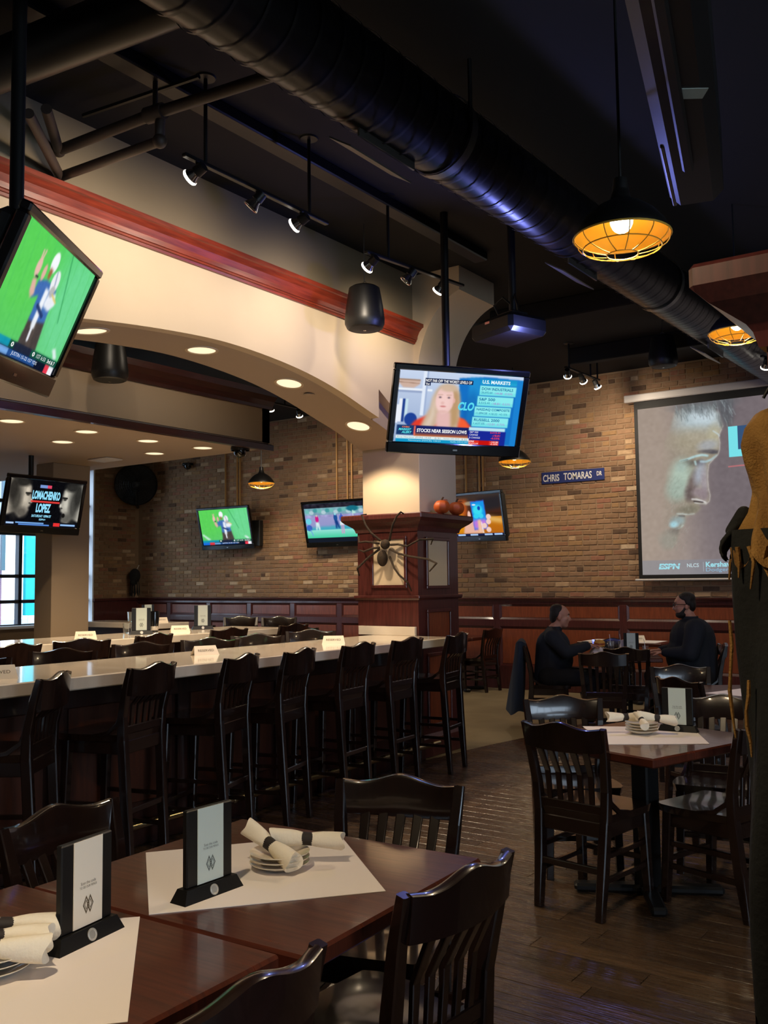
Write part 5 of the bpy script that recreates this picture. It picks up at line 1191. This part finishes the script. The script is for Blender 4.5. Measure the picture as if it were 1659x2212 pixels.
menu_stand(-1.615, 4.90, .762, (.95, .10), 'black card holder with pale card on the right table', 'card_green_reflect', 'ink_grey')
menu_stand(-3.63, 9.60, .762, (.95, .3), 'black card holder on the table of the two men', 'card_green_reflect', 'ink_grey')
menu_stand(-7.20, 6.10, 1.07, (.55, .83), 'black card holder on the second counter by the bottles', 'card_green_reflect', 'ink_grey', 1.15)
menu_stand(-7.35, 7.05, 1.07, (.55, .83), 'black card holder toward the far end of the second counter', 'card_green_reflect', 'ink_grey', 1.15)
menu_stand(-9.55, 8.2, 1.07, (.55, .83), 'small card holder on the service station', 'card_green_reflect', 'ink_grey')
# ---- folded RESERVED cards
def reserved(x, y, z, d, lab, s=1.0):
    t = thing('reserved_card', lab, 'card', loc=(x, y, z), rz=math.atan2(d[1], d[0]), group='folded reserved cards'); w, h, dp = .075 * s, .052 * s, .030 * s
    b = MB(); b.add([(-w, -dp, 0), (w, -dp, 0), (w * .86, 0, h), (-w * .86, 0, h), (-w, dp, 0), (w, dp, 0), (w, -dp + .0015, 0), (-w, -dp + .0015, 0), (w * .86, 0, h - .002), (-w * .86, 0, h - .002)], [(0, 1, 2, 3), (3, 2, 5, 4), (7, 9, 8, 6), (9, 4, 5, 8)]); b.build('card', 'card_cream', t, smooth=False)
    a = math.atan2(h, dp); flat_text('RESERVED', .095 * s, .014 * s, 'ink_brown', t, 'lettering', (0, -dp * .5 - .001, h * .5 + .001), rot=(a, 0, 0), bold=.0)
    return t
reserved(-4.50, 2.86, 1.07, (.45, .89), 'folded reserved card on the front counter at the left edge', 1.35); reserved(-4.70, 4.53, 1.07, (.35, .93), 'folded reserved card in the middle of the front counter', 1.2); reserved(-4.62, 5.83, 1.07, (.8, .6), 'folded reserved card on the front counter near the pillar', 1.2)
reserved(-7.10, 5.38, 1.07, (.55, .83), 'folded reserved card on the second counter, left one', 1.3); reserved(-7.15, 6.55, 1.07, (.55, .83), 'folded reserved card on the second counter beside the card holder', 1.3); reserved(-9.25, 8.15, 1.07, (.55, .83), 'folded reserved card on the service station', 1.2)
reserved(-4.30, 11.55, .762, (.85, .5), 'folded reserved card on the table behind the two men', 1.5)
# ---- glasses, shaker and caddy
def glass(x, y, z, lab, fill=None, r=.036, h=.13):
    t = thing('drinking_glass', lab, 'glass', loc=(x, y, z), group='drinking glasses'); b = MB(); b.lathe([(0, .004), (r * .8, .004), (r, h), (r - .003, h), (r * .8 - .003, .01), (0, .01)], 20); b.build('tumbler', 'glass_clear', t)
    if fill: b = MB(); b.lathe([(0, .012), (r * .76, .012), (r * .9, h * fill), (0, h * fill)], 20); b.build('drink', 'cola', t)
    b = MB(); b.tube([(.005, 0, .02), (-.02, .01, h + .07)], .003, 6); b.build('straw', 'paper', t); return t
glass(-3.86, 9.62, .762, 'glass of cola with straw on the table of the two men', .6); glass(-3.80, 9.76, .762, 'second tall glass behind the cola glass', None); glass(-3.50, 9.66, .762, 'small tumbler near the bearded man', .5, .034, .09)
b = MB(); b.lathe([(0, .0), (.03, .0), (.03, .09), (.02, .11), (.015, .14), (0, .145)], 16, (-3.75, 9.66, .762)); b.build('condiment_bottle', 'paper', None, label='small white condiment bottle beside the glasses', cat='bottle')
t = thing('cocktail_shaker', 'tall dark shaker standing on the second counter', 'shaker', loc=(-7.42, 6.45, 1.07)); b = MB(); b.lathe([(0, 0), (.04, 0), (.055, .20), (.053, .21)], 20); b.build('tumbler', 'tv_black', t); b = MB(); b.lathe([(.042, .02), (.046, .06)], 20); b.build('band', 'chrome', t)
t = thing('glass_caddy', 'cluster of small clear glasses on the second counter', 'caddy', loc=(-7.48, 6.22, 1.07))
for k, (dx, dy, dz) in enumerate([(-.05, -.03, 0), (.05, -.02, 0), (0, .06, 0), (-.02, 0, .11), (.04, .02, .11)]): b = MB(); b.lathe([(0, .0), (.028, 0), (.036, .10), (.033, .10), (.026, .008), (0, .008)], 14, (dx, dy, dz)); b.build('tumbler', 'glass_clear', t)

# ================================================================== PEOPLE
def capsule(b, p0, p1, r0, r1, n=14):
    p0 = Vector(p0); p1 = Vector(p1); d = p1 - p0; L = d.length; k = 5
    pts = []; rs = []; u = d.normalized() if L > 1e-6 else Vector((0, 0, 1))
    for i in range(k): a = PI / 2 * (1 - i / k); pts.append(p0 - u * r0 * math.sin(a)); rs.append(max(1e-4, r0 * math.cos(a)))
    pts.append(p0); rs.append(r0); pts.append(p1); rs.append(r1)
    for i in range(1, k + 1): a = PI / 2 * i / k; pts.append(p1 + u * r1 * math.sin(a)); rs.append(max(1e-4, r1 * math.cos(a)))
    b.tube(pts, rs, n)
def fused(b, name, m, parent, voxel=.010, smooth_it=6, fac=.5):
    """melt overlapping forms into one continuous skin"""
    me = b.mesh(name + '_src', m); ob = bpy.data.objects.new(name + '_src', me); COL.objects.link(ob)
    md = ob.modifiers.new('r', 'REMESH'); md.mode = 'VOXEL'; md.voxel_size = voxel
    sm = ob.modifiers.new('s', 'SMOOTH'); sm.iterations = smooth_it; sm.factor = fac
    dg = bpy.context.evaluated_depsgraph_get(); m2 = bpy.data.meshes.new_from_object(ob.evaluated_get(dg)); m2.name = name
    m2.materials.clear(); m2.materials.append(M[m]); m2.polygons.foreach_set('use_smooth', [True] * len(m2.polygons)); bpy.data.objects.remove(ob)
    return link(name, m2, parent) if parent is not None else m2
def hand(b, wrist, fwd, up, s=1.0, curl=.8, side=1):
    """palm with four fingers and a thumb; fwd along the hand, up = back of the hand"""
    f = Vector(fwd).normalized(); u = Vector(up); u = (u - u.dot(f) * f).normalized(); x = f.cross(u) * side; w = Vector(wrist)
    for k in range(4): capsule(b, w + x * (.012 * (k - 1.5)) * s, w + f * .085 * s + x * (.021 * (k - 1.5)) * s, .014 * s, .012 * s, 8)
    for k, L in enumerate((.068, .078, .074, .058)):
        p = w + f * .088 * s + x * (.021 * (k - 1.5)) * s; a = 0.0
        for seg, fr in enumerate((.45, .32, .23)):
            a += curl * (.55, .75, .6)[seg]; d = f * math.cos(a) - u * math.sin(a); q = p + d * L * fr * s; capsule(b, p, q, (.0095 - .001 * seg) * s, (.0088 - .001 * seg) * s, 7); p = q
    p = w + f * .03 * s + x * .034 * s; q = p + (f * .6 + x * .6 - u * .35).normalized() * .042 * s; capsule(b, p, q, .0125 * s, .0105 * s, 7); capsule(b, q, q + (f * .9 - u * .45).normalized() * .033 * s, .0105 * s, .0088 * s, 7)
def head(b, c, R, s=1.0, wide=1.0):
    """head facing local +y around centre c (mid skull)"""
    P = lambda x, y, z: Vector(c) + R @ (Vector((x, y, z)) * s)
    b.ball(P(0, -.012, .03), (.074 * s * wide, .094 * s, .088 * s), 24, 16, R); b.ball(P(0, .02, -.03), (.062 * s * wide, .072 * s, .085 * s), 22, 14, R)
    b.ball(P(0, .05, -.085), (.036 * s * wide, .036 * s, .032 * s), 16, 10, R); b.ball(P(0, .068, .035), (.052 * s * wide, .022 * s, .03 * s), 16, 10, R)
    for t in (-1, 1): b.ball(P(t * .034, .058, -.025), (.026 * s, .022 * s, .024 * s), 12, 8, R); b.ball(P(t * .074 * wide, -.012, -.012), (.010 * s, .020 * s, .032 * s), 12, 8, R); b.ball(P(t * .024, .074, .026), (.022 * s, .012 * s, .008 * s), 10, 8, R)
    capsule(b, P(0, .082, .012), P(0, .102, -.026), .010 * s, .015 * s, 10); b.ball(P(0, .094, -.034), (.017 * s, .013 * s, .009 * s), 10, 8, R)
    b.ball(P(0, .080, -.056), (.022 * s, .011 * s, .006 * s), 10, 8, R); b.ball(P(0, .078, -.066), (.020 * s, .011 * s, .007 * s), 10, 8, R)
def person(name, lab, J, R, hs, wide, beard, glasses, hair_fn, hands, bulk):
    t = thing(name, lab, 'person', loc=(J['hip'].x, J['hip'].y, 0), group=None); o = -Vector((J['hip'].x, J['hip'].y, 0)); K = {k: v + o for k, v in J.items()}
    b = MB()
    # one body: head, neck, trunk, limbs, hands
    head(b, K['head'], R, hs, wide); capsule(b, K['neck'], K['head'] + Vector((0, 0, -.06)) - R @ Vector((0, .02, 0)), .062 * wide, .055 * wide)
    capsule(b, K['hip'], K['chest'], .14 * bulk, .15 * bulk); capsule(b, K['chest'], K['neck'], .13 * bulk, .07)
    for s in 'lr':
        capsule(b, K['sh' + s], K['el' + s], .052 * bulk, .042 * bulk); capsule(b, K['el' + s], K['wr' + s], .040, .028); capsule(b, K['chest'] + Vector((0, 0, .1)), K['sh' + s], .08, .06)
        capsule(b, K['hp' + s], K['kn' + s], .085 * bulk, .058); capsule(b, K['kn' + s], K['an' + s], .055, .038); capsule(b, K['an' + s], K['to' + s], .04, .03)
        hd = hands[s]; hand(b, K['wr' + s], hd[0], hd[1], 1.0, hd[2], hd[3])
    body = fused(b, 'body', 'skin', t, .0075, 3, .4)
    P = lambda x, y, z: K['head'] + R @ (Vector((x, y, z)) * hs)
    b = MB(); hair_fn(b, P, R, hs, wide); fused(b, 'hair', 'hair_dark', t, .008, 4)
    if beard:
        b = MB(); b.ball(P(0, .035, -.088), (.062 * hs * wide, .056 * hs, .040 * hs), 18, 12, R)
        for s in (-1, 1): capsule(b, P(s * .058, .0, -.02), P(s * .045, .045, -.085), .016 * hs, .022 * hs, 8)
        capsule(b, P(-.022, .084, -.050), P(.022, .084, -.050), .007 * hs, .007 * hs, 8); fused(b, 'beard', 'hair_dark', t, .008, 3)
    for s in (-1, 1):
        b = MB(); b.ball(P(s * .030, .077, .010), (.011 * hs, .007 * hs, .006 * hs), 10, 8, R); b.build('eye', 'sign_white', t); b = MB(); b.ball(P(s * .030, .083, .010), (.005 * hs,) * 3, 8, 6); b.build('iris', 'tv_black', t); b = MB(); capsule(b, P(s * .014, .089, .030), P(s * .046, .078, .031), .0045 * hs, .0035 * hs, 6); b.build('eyebrow', 'hair_dark', t)
    b = MB(); capsule(b, P(-.018, .090, -.061), P(.018, .090, -.061), .0026, .0026, 6); b.build('mouth', 'orange', t)
    if glasses:
        gl = thing('eyeglasses', 'dark-rimmed glasses worn by the bearded man', 'glasses', loc=t.location); q = MB()
        for s in (-1, 1):
            q.tube([P(s * .032 + .023 * math.cos(a), .098, .008 + .016 * math.sin(a)) for a in np.linspace(0, 2 * PI, 17)], .0028, 6, cap=False); q.tube([P(s * .055, .096, .014), P(s * .076 * wide, .06, .014), P(s * .080 * wide, -.012, .01)], .0028, 6)
        q.tube([P(-.01, .1, .01), P(.01, .1, .01)], .0026, 6); q.build('frame', 'tv_black', gl)
    # clothes follow the body
    b = MB(); capsule(b, K['hip'] + Vector((0, 0, -.02)), K['chest'], .172 * bulk, .180 * bulk, 18); capsule(b, K['hip'] * .45 + K['chest'] * .55 + R @ Vector((0, .05 * bulk, 0)), K['chest'], .175 * bulk, .16 * bulk, 18); capsule(b, K['chest'] + Vector((0, 0, .07)), K['neck'] + Vector((0, 0, -.02)), .14 * bulk, .074 * max(1, wide), 18)
    for s in 'lr': capsule(b, K['chest'] + Vector((0, 0, .12)), K['sh' + s], .095, .082 * bulk); capsule(b, K['sh' + s], K['el' + s], .084 * bulk, .068 * bulk); capsule(b, K['el' + s], K['wr' + s] + (K['el' + s] - K['wr' + s]) * .08, .066 * bulk, .046)
    fused(b, 'jacket', 'jacket', t, .010, 5)
    b = MB(); nk = K['neck']; b.lathe([(.070 * max(1, wide), -.04), (.080 * max(1, wide), .0), (.074 * max(1, wide), .035), (.066 * max(1, wide), .03)], 20, nk); b.build('collar', 'jacket', t)
    b = MB(); capsule(b, K['hpl'], K['hpr'], .13 * bulk, .13 * bulk)
    for s in 'lr': capsule(b, K['hp' + s], K['kn' + s], .11 * bulk, .078); capsule(b, K['kn' + s], K['an' + s] + Vector((0, 0, .03)), .076, .056)
    fused(b, 'trousers', 'trousers', t, .011, 5)
    for s in 'lr': b = MB(); capsule(b, K['an' + s] + Vector((0, 0, -.025)), K['to' + s], .046, .038, 12); fused(b, 'shoe', 'rubber_black', t, .010, 3)
    return t
def seated(base, e, head_at, lean, arms, s=1.0, width=.21):
    n = Vector((-e.y, e.x, 0)); H_ = Vector((base.x, base.y, 0)); J = {}
    J['hip'] = H_ + Vector((0, 0, .545)); J['chest'] = H_ + e * lean * .6 + Vector((0, 0, .855)); J['neck'] = H_ + e * (lean - .005) + Vector((0, 0, 1.025)); J['head'] = head_at
    for k, sg in (('l', 1), ('r', -1)):
        J['sh' + k] = J['chest'] + n * sg * width + Vector((0, 0, .10)); J['hp' + k] = H_ + n * sg * .10 + Vector((0, 0, .54)); J['kn' + k] = H_ + e * .44 + n * sg * .13 + Vector((0, 0, .53)); J['an' + k] = H_ + e * .40 + n * sg * .12 + Vector((0, 0, .085)); J['to' + k] = J['an' + k] + e * .15 + Vector((0, 0, -.045))
        J['el' + k] = arms[k][0]; J['wr' + k] = arms[k][1]
    return J
def rot_facing(e, pitch=0.0):
    y = Vector((e.x * math.cos(pitch), e.y * math.cos(pitch), math.sin(pitch))); z = Vector((0, 0, 1)); z = (z - z.dot(y) * y).normalized(); return Matrix((y.cross(z), y, z)).transposed()
# left man: holding a sandwich over the table
nM = Vector((-eM.y, eM.x, 0))
hx = LM + eM * .04
armsL = {'r': (hx + eM * .13 - nM * .24 + Vector((0, 0, .80)), hx + eM * .36 - nM * .06 + Vector((0, 0, .86))), 'l': (hx + eM * .14 + nM * .24 + Vector((0, 0, .78)), hx + eM * .36 + nM * .10 + Vector((0, 0, .86)))}
JL = seated(LM, eM, LM + eM * .12 + Vector((0, 0, 1.165)), .06, armsL)
def hair_left(b, P, R, s, w):
    b.ball(P(0, -.038, .060), (.080 * s * w, .078 * s, .066 * s), 20, 14, R); b.ball(P(0, -.068, .0), (.074 * s * w, .046 * s, .082 * s), 18, 12, R)
    for t in (-1, 1): b.ball(P(t * .072 * w, -.042, .02), (.012 * s, .028 * s, .038 * s), 10, 8, R)
mL = person('person', 'man in a dark jacket on the left, eating a sandwich in profile', JL, rot_facing(eM, -.10), 1.02, 1.0, False, False, hair_left,
            {'r': (eM * .8 + nM * .5, Vector((0, 0, 1)), .75, 1), 'l': (eM * .8 - nM * .5, Vector((0, 0, 1)), .75, -1)}, 1.0)
sw = (JL['wrr'] + JL['wrl']) / 2 + eM * .115 + Vector((0, 0, .015))
t = thing('sandwich', 'orange-lit sandwich held by the man on the left', 'sandwich', loc=sw, rz=MA); b = MB(); b.lathe([(0, .045), (.035, .04), (.055, .022), (.058, .008)], 20); b.build('bun', 'bun', t); b = MB(); b.lathe([(.056, .006), (.058, -.010), (.0, -.010)], 20); b.build('filling', 'orange', t); b = MB(); b.lathe([(.056, -.010), (.054, -.026), (0, -.03)], 20); b.build('bun', 'bun', t)
b = MB(); c0 = sw + Vector((0, 0, -.028)) - eM * .01
b.grid(lambda u, v: tuple(c0 + Vector(((.02 + .075 * v) * math.cos(u * 2 * PI), (.02 + .075 * v) * math.sin(u * 2 * PI), -.012 * v - .055 * v * v + .012 * math.sin(u * 2 * PI * 6) * v))), 40, 6, closed=True); b.build('paper_wrap', 'paper', None, label='crumpled white paper hanging below the sandwich', cat='paper')
# right man: broad, bearded, glasses, arms resting on the table
armsR = {'l': (RM - eM * .10 - nM * .31 + Vector((0, 0, .80)), RM - eM * .34 - nM * .16 + Vector((0, 0, .80))), 'r': (RM - eM * .10 + nM * .31 + Vector((0, 0, .80)), RM - eM * .34 + nM * .16 + Vector((0, 0, .80)))}
JR = seated(RM, -eM, RM - eM * .10 + Vector((0, 0, 1.272)), .05, armsR, width=.25)
JR['chest'] += Vector((0, 0, .07)); JR['neck'] += Vector((0, 0, .10)); JR['shl'] += Vector((0, 0, .08)); JR['shr'] += Vector((0, 0, .08))
def hair_right(b, P, R, s, w):
    b.ball(P(0, -.026, .064), (.080 * s * w, .088 * s, .062 * s), 20, 14, R); b.ball(P(0, -.066, .005), (.076 * s * w, .046 * s, .075 * s), 18, 12, R)
    for t in (-1, 1): b.ball(P(t * .074 * w, -.028, .028), (.012 * s, .03 * s, .036 * s), 10, 8, R)
mR = person('person', 'broad bearded man with glasses and dark jacket on the right', JR, rot_facing(-eM, -.06), 1.06, 1.08, True, True, hair_right,
            {'l': (-eM * .9 + nM * .4, Vector((0, 0, 1)), .35, -1), 'r': (-eM * .9 - nM * .4, Vector((0, 0, 1)), .35, 1)}, 1.28)
# coat over the left man's chair back
bk = LM - eM * .29
def coat_fn(u, v):
    a = u * 2 * PI; w = .245 + .03 * v; d = .055 + .035 * v + .012 * math.sin(a * 5 + v * 4) * v
    c = bk + Vector((0, 0, .90 - .72 * v)) - eM * (.01 + .07 * v)
    return tuple(c + nM * w * math.cos(a) + eM * d * math.sin(a) + Vector((0, 0, .02 * math.cos(a * 2) * (1 - v) + .02 * math.sin(a * 3) * v)))
b = MB(); b.grid(coat_fn, 44, 18, closed=True); n0 = len(b.v); b.add([tuple(bk + Vector((0, 0, .915)))], []); 
for i in range(44): b.f.append((i, (i + 1) % 44, n0)); b.mi.append(0)
b.build('coat', 'coat_navy', None, label="navy coat draped over the left man's chair back", cat='coat')

# ================================================================== HALLOWEEN DECORATION
spd = thing('toy_spider', 'big hairy brown toy spider clinging to the pillar', 'spider', loc=(-4.89, 6.95, 1.82))
o = Vector((4.89, -6.95, -1.82)); S = lambda px, py, y: ony(px, py, y) + o
b = MB(); b.ball(S(826, 1206, 6.90), (.050, .05, .075), 18, 12); fused(b, 'abdomen', 'spider_fur', spd, .009, 2)
b = MB(); b.ball(S(832, 1176, 6.90), (.045, .045, .045), 16, 10); b.build('thorax', 'spider_fur', spd)
legs = [[(822, 1168, 6.90), (800, 1150, 6.84), (790, 1135, 6.83), (781, 1112, 6.82), (792, 1111, 6.86)], [(841, 1168, 6.90), (848, 1135, 6.82), (857, 1115, 6.80), (866, 1106, 6.80), (872, 1110, 6.86)],
        [(820, 1174, 6.90), (806, 1172, 6.85), (790, 1170, 6.82), (776, 1172, 6.86), (774, 1158, 6.90)], [(820, 1183, 6.90), (806, 1184, 6.84), (786, 1192, 6.82), (776, 1188, 6.88)],
        [(820, 1186, 6.90), (795, 1205, 6.82), (772, 1228, 6.80), (776, 1243, 6.88)], [(844, 1177, 6.90), (860, 1176, 6.84), (880, 1180, 6.80), (905, 1166, 6.76), (935, 1164, 6.84), (931, 1176, 6.90)],
        [(843, 1186, 6.90), (862, 1196, 6.83), (885, 1202, 6.78), (925, 1208, 6.72), (943, 1217, 6.70), (928, 1234, 6.80)], [(842, 1203, 6.92), (852, 1228, 6.86), (862, 1242, 6.85), (880, 1258, 6.86), (889, 1277, 6.94)]]
for L in legs: b = MB(); pts = [S(*q) for q in L]; b.tube(pts, [.011] + [.0085 + .002 * random.random() for _ in pts[1:-1]] + [.006], 7); b.build('leg', 'spider_fur', spd)
def pumpkin(x, y, z, s, lab):
    t = thing('pumpkin', lab, 'pumpkin', loc=(x, y, z), rz=random.random(), group='small pumpkins'); b = MB()
    b.grid(lambda u, v: ((lambda a, th: ((.085 * math.sin(th) * (1 - .07 * abs(math.sin(a * 4)))) * math.cos(a) * s, (.085 * math.sin(th) * (1 - .07 * abs(math.sin(a * 4)))) * math.sin(a) * s, (.072 * (1 - math.cos(th)) - .012 * math.exp(-((th - PI) / .4) ** 2)) * s))(u * 2 * PI, v * PI)), 48, 14, closed=True); b.build('flesh', 'orange', t)
    b = MB(); b.tube([(0, 0, .128 * s), (.004, 0, .15 * s), (.016, .005, .168 * s)], [.014 * s, .010 * s, .008 * s], 8); b.build('stalk', 'stem', t); b = MB(); b.add([(0, 0, .14 * s), (.05 * s, .0, .145 * s), (.07 * s, .02 * s, .13 * s), (.03 * s, .03 * s, .14 * s)], [(0, 1, 2, 3)]); b.build('leaf', 'card_cream', t)
pumpkin(-4.50, 7.28, 2.16, .92, 'orange pumpkin on the pillar cornice, left one'); pumpkin(-4.50, 7.54, 2.16, .92, 'darker pumpkin on the pillar cornice, right one')
# hanging skull mask with black gauze in the far corner
t = thing('skull_mask', 'black hanging skull figure with gauze in the far left corner', 'mask', loc=(-14.30, 11.95, 1.30)); b = MB(); b.ball((0, 0, .42), (.10, .11, .14), 16, 12); b.ball((0, -.03, .30), (.065, .07, .07), 14, 10); fused(b, 'skull', 'robe_black', t, .012, 3)
for k in range(12): a = k / 12 * 2 * PI; b = MB(); b.add([(.09 * math.cos(a), .07 * math.sin(a), .36), (.09 * math.cos(a + .3), .07 * math.sin(a + .3), .36), (.13 * math.cos(a + .35), .08 * math.sin(a + .35), .02 + .1 * random.random()), (.13 * math.cos(a), .08 * math.sin(a), .0 + .1 * random.random())], [(0, 1, 2, 3)]); b.build('gauze_strip', 'robe_black', t, smooth=False)
b = MB(); b.tube([(0, .05, .55), (0, .1, .62), (-.15, .2, .62)], .006, 6); b.build('hook', 'housing_white', t)
# ghoul hung on the near right pillar
gh = thing('hanging_ghoul', 'tattered burlap and black robe figure hung on the right pillar', 'figure', loc=(-.56, 2.30, 0))
def wrap(zt_, zb_, r0, r1, amp, fq, ox=0, oy=0, drift=0.0):
    def fn(u, v):
        a = u * 2 * PI; r = r0 + (r1 - r0) * v; r *= 1 + amp * math.sin(a * fq + v * 5) + .10 * math.sin(a * 2 + v * 9)
        return (ox + drift * v + r * 1.0 * math.cos(a), oy + r * 1.2 * math.sin(a), zt_ + (zb_ - zt_) * v - .03 * v * math.sin(a * fq * 2))
    return fn
zs_ = [1.945, 1.93, 1.90, 1.86, 1.82, 1.78, 1.74, 1.70, 1.66, 1.62, 1.59]; rs_ = [.012, .045, .066, .074, .070, .060, .052, .058, .074, .092, .100]
def hood_fn(u, v):
    a = u * 2 * PI; z = float(np.interp(v, np.linspace(0, 1, 11), zs_)); r = float(np.interp(v, np.linspace(0, 1, 11), rs_)); k = min(1, v * 2.2)
    r *= 1 + k * (.09 * math.sin(a * 5 + v * 4) + .06 * math.sin(a * 9 - v * 7) + .05 * math.sin(a * 3 + v * 11)); return (.055 + r * math.cos(a), 1.25 * r * math.sin(a), z - .02 * v * math.sin(a * 7))
b = MB(); b.grid(hood_fn, 72, 44, closed=True); b.build('burlap_shroud', 'burlap', gh)
for k in range(16):
    a = k / 16 * 2 * PI; x0, y0 = .05 + .10 * math.cos(a), .12 * math.sin(a); b = MB(); b.tube([(x0, y0, 1.62), (x0 + random.uniform(-.01, .01), y0, 1.585), (x0 + random.uniform(-.015, .015), y0, 1.55 - random.random() * .03)], [.006, .005, .002], 5); b.build('fringe_strand', 'burlap', gh)
b = MB(); b.grid(wrap(1.66, .55, .082, .085, .10, 4, .045, 0, .0), 48, 40, closed=True); b.build('robe', 'robe_black', gh)
b = MB()
capsule(b, (-.02, -.02, 1.70), (-.045, -.03, 1.66), .018, .016, 8); hand(b, (-.035, -.03, 1.665), (-.5, -.3, -.8), (-.8, .2, .4), .55, .6, 1); fused(b, 'claw_hand', 'robe_black', gh, .004, 1)
for k, (x, y, z0, z1) in enumerate([(-.06, -.03, 1.45, 1.18), (-.01, -.09, 1.32, 1.15), (.02, -.10, 1.2, .98), (-.05, .0, 1.6, 1.4)]):
    b = MB(); pts = [(x + .004 * math.sin(q * 1.5 + k), y + .004 * math.cos(q * 1.3), z0 + (z1 - z0) * q / 5) for q in range(6)]; b.tube(pts, [.004, .005, .004, .005, .004, .002], 5); b.build('rag_strand', 'burlap', gh)
b = MB(); b.ball((.06, -.09, 1.155), (.014, .014, .02), 8, 6); b.build('bead', 'orange', gh)
b = MB(); b.tube([(.03, 0, 1.97), (.06, 0, 2.02), (.13, 0, 2.03)], .004, 6); b.build('hook', 'black_metal', gh)

# ================================================================== THE STREET BEYOND THE WINDOW
b = MB(); b.span((-40, -5, -.3), (-15.2, 30, -.02)); b.build('pavement', 'street_grey', None, smooth=False, kind='structure')
bd = thing('striped_building', 'bright white ribbed building front across the street', 'building', loc=(-19.5, 12, 0))
b = MB(); b.span((0, -3.5, 1.9), (.3, .35, 5)); b.build('facade', 'street_white', bd, smooth=False)
for k in range(14): b = MB(); b.span((.3, -3.4 + k * .28, 1.9), (.36, -3.31 + k * .28, 5)); b.build('rib', 'street_grey', bd, smooth=False)
b = MB(); b.span((0, -3.5, 0), (.2, .35, 1.9)); b.build('shop_front', 'street_pink', bd, smooth=False)
for k in range(5): b = MB(); b.span((.2, -3.3 + k * .7, 1.3), (.24, -3.05 + k * .7, 1.85)); b.build('shop_window', 'window_frame', bd, smooth=False)
td = thing('teal_banner', 'bright teal hoarding beside the ribbed building outside', 'hoarding', loc=(-18.5, 12.9, 0)); b = MB(); b.span((0, -.55, .9), (.1, 3.5, 5), .01); b.build('board', 'street_teal', td, smooth=False); b = MB(); b.span((.1, -.5, 0), (.14, 3.4, .9), .01); b.build('base_panel', 'street_white', td, smooth=False)
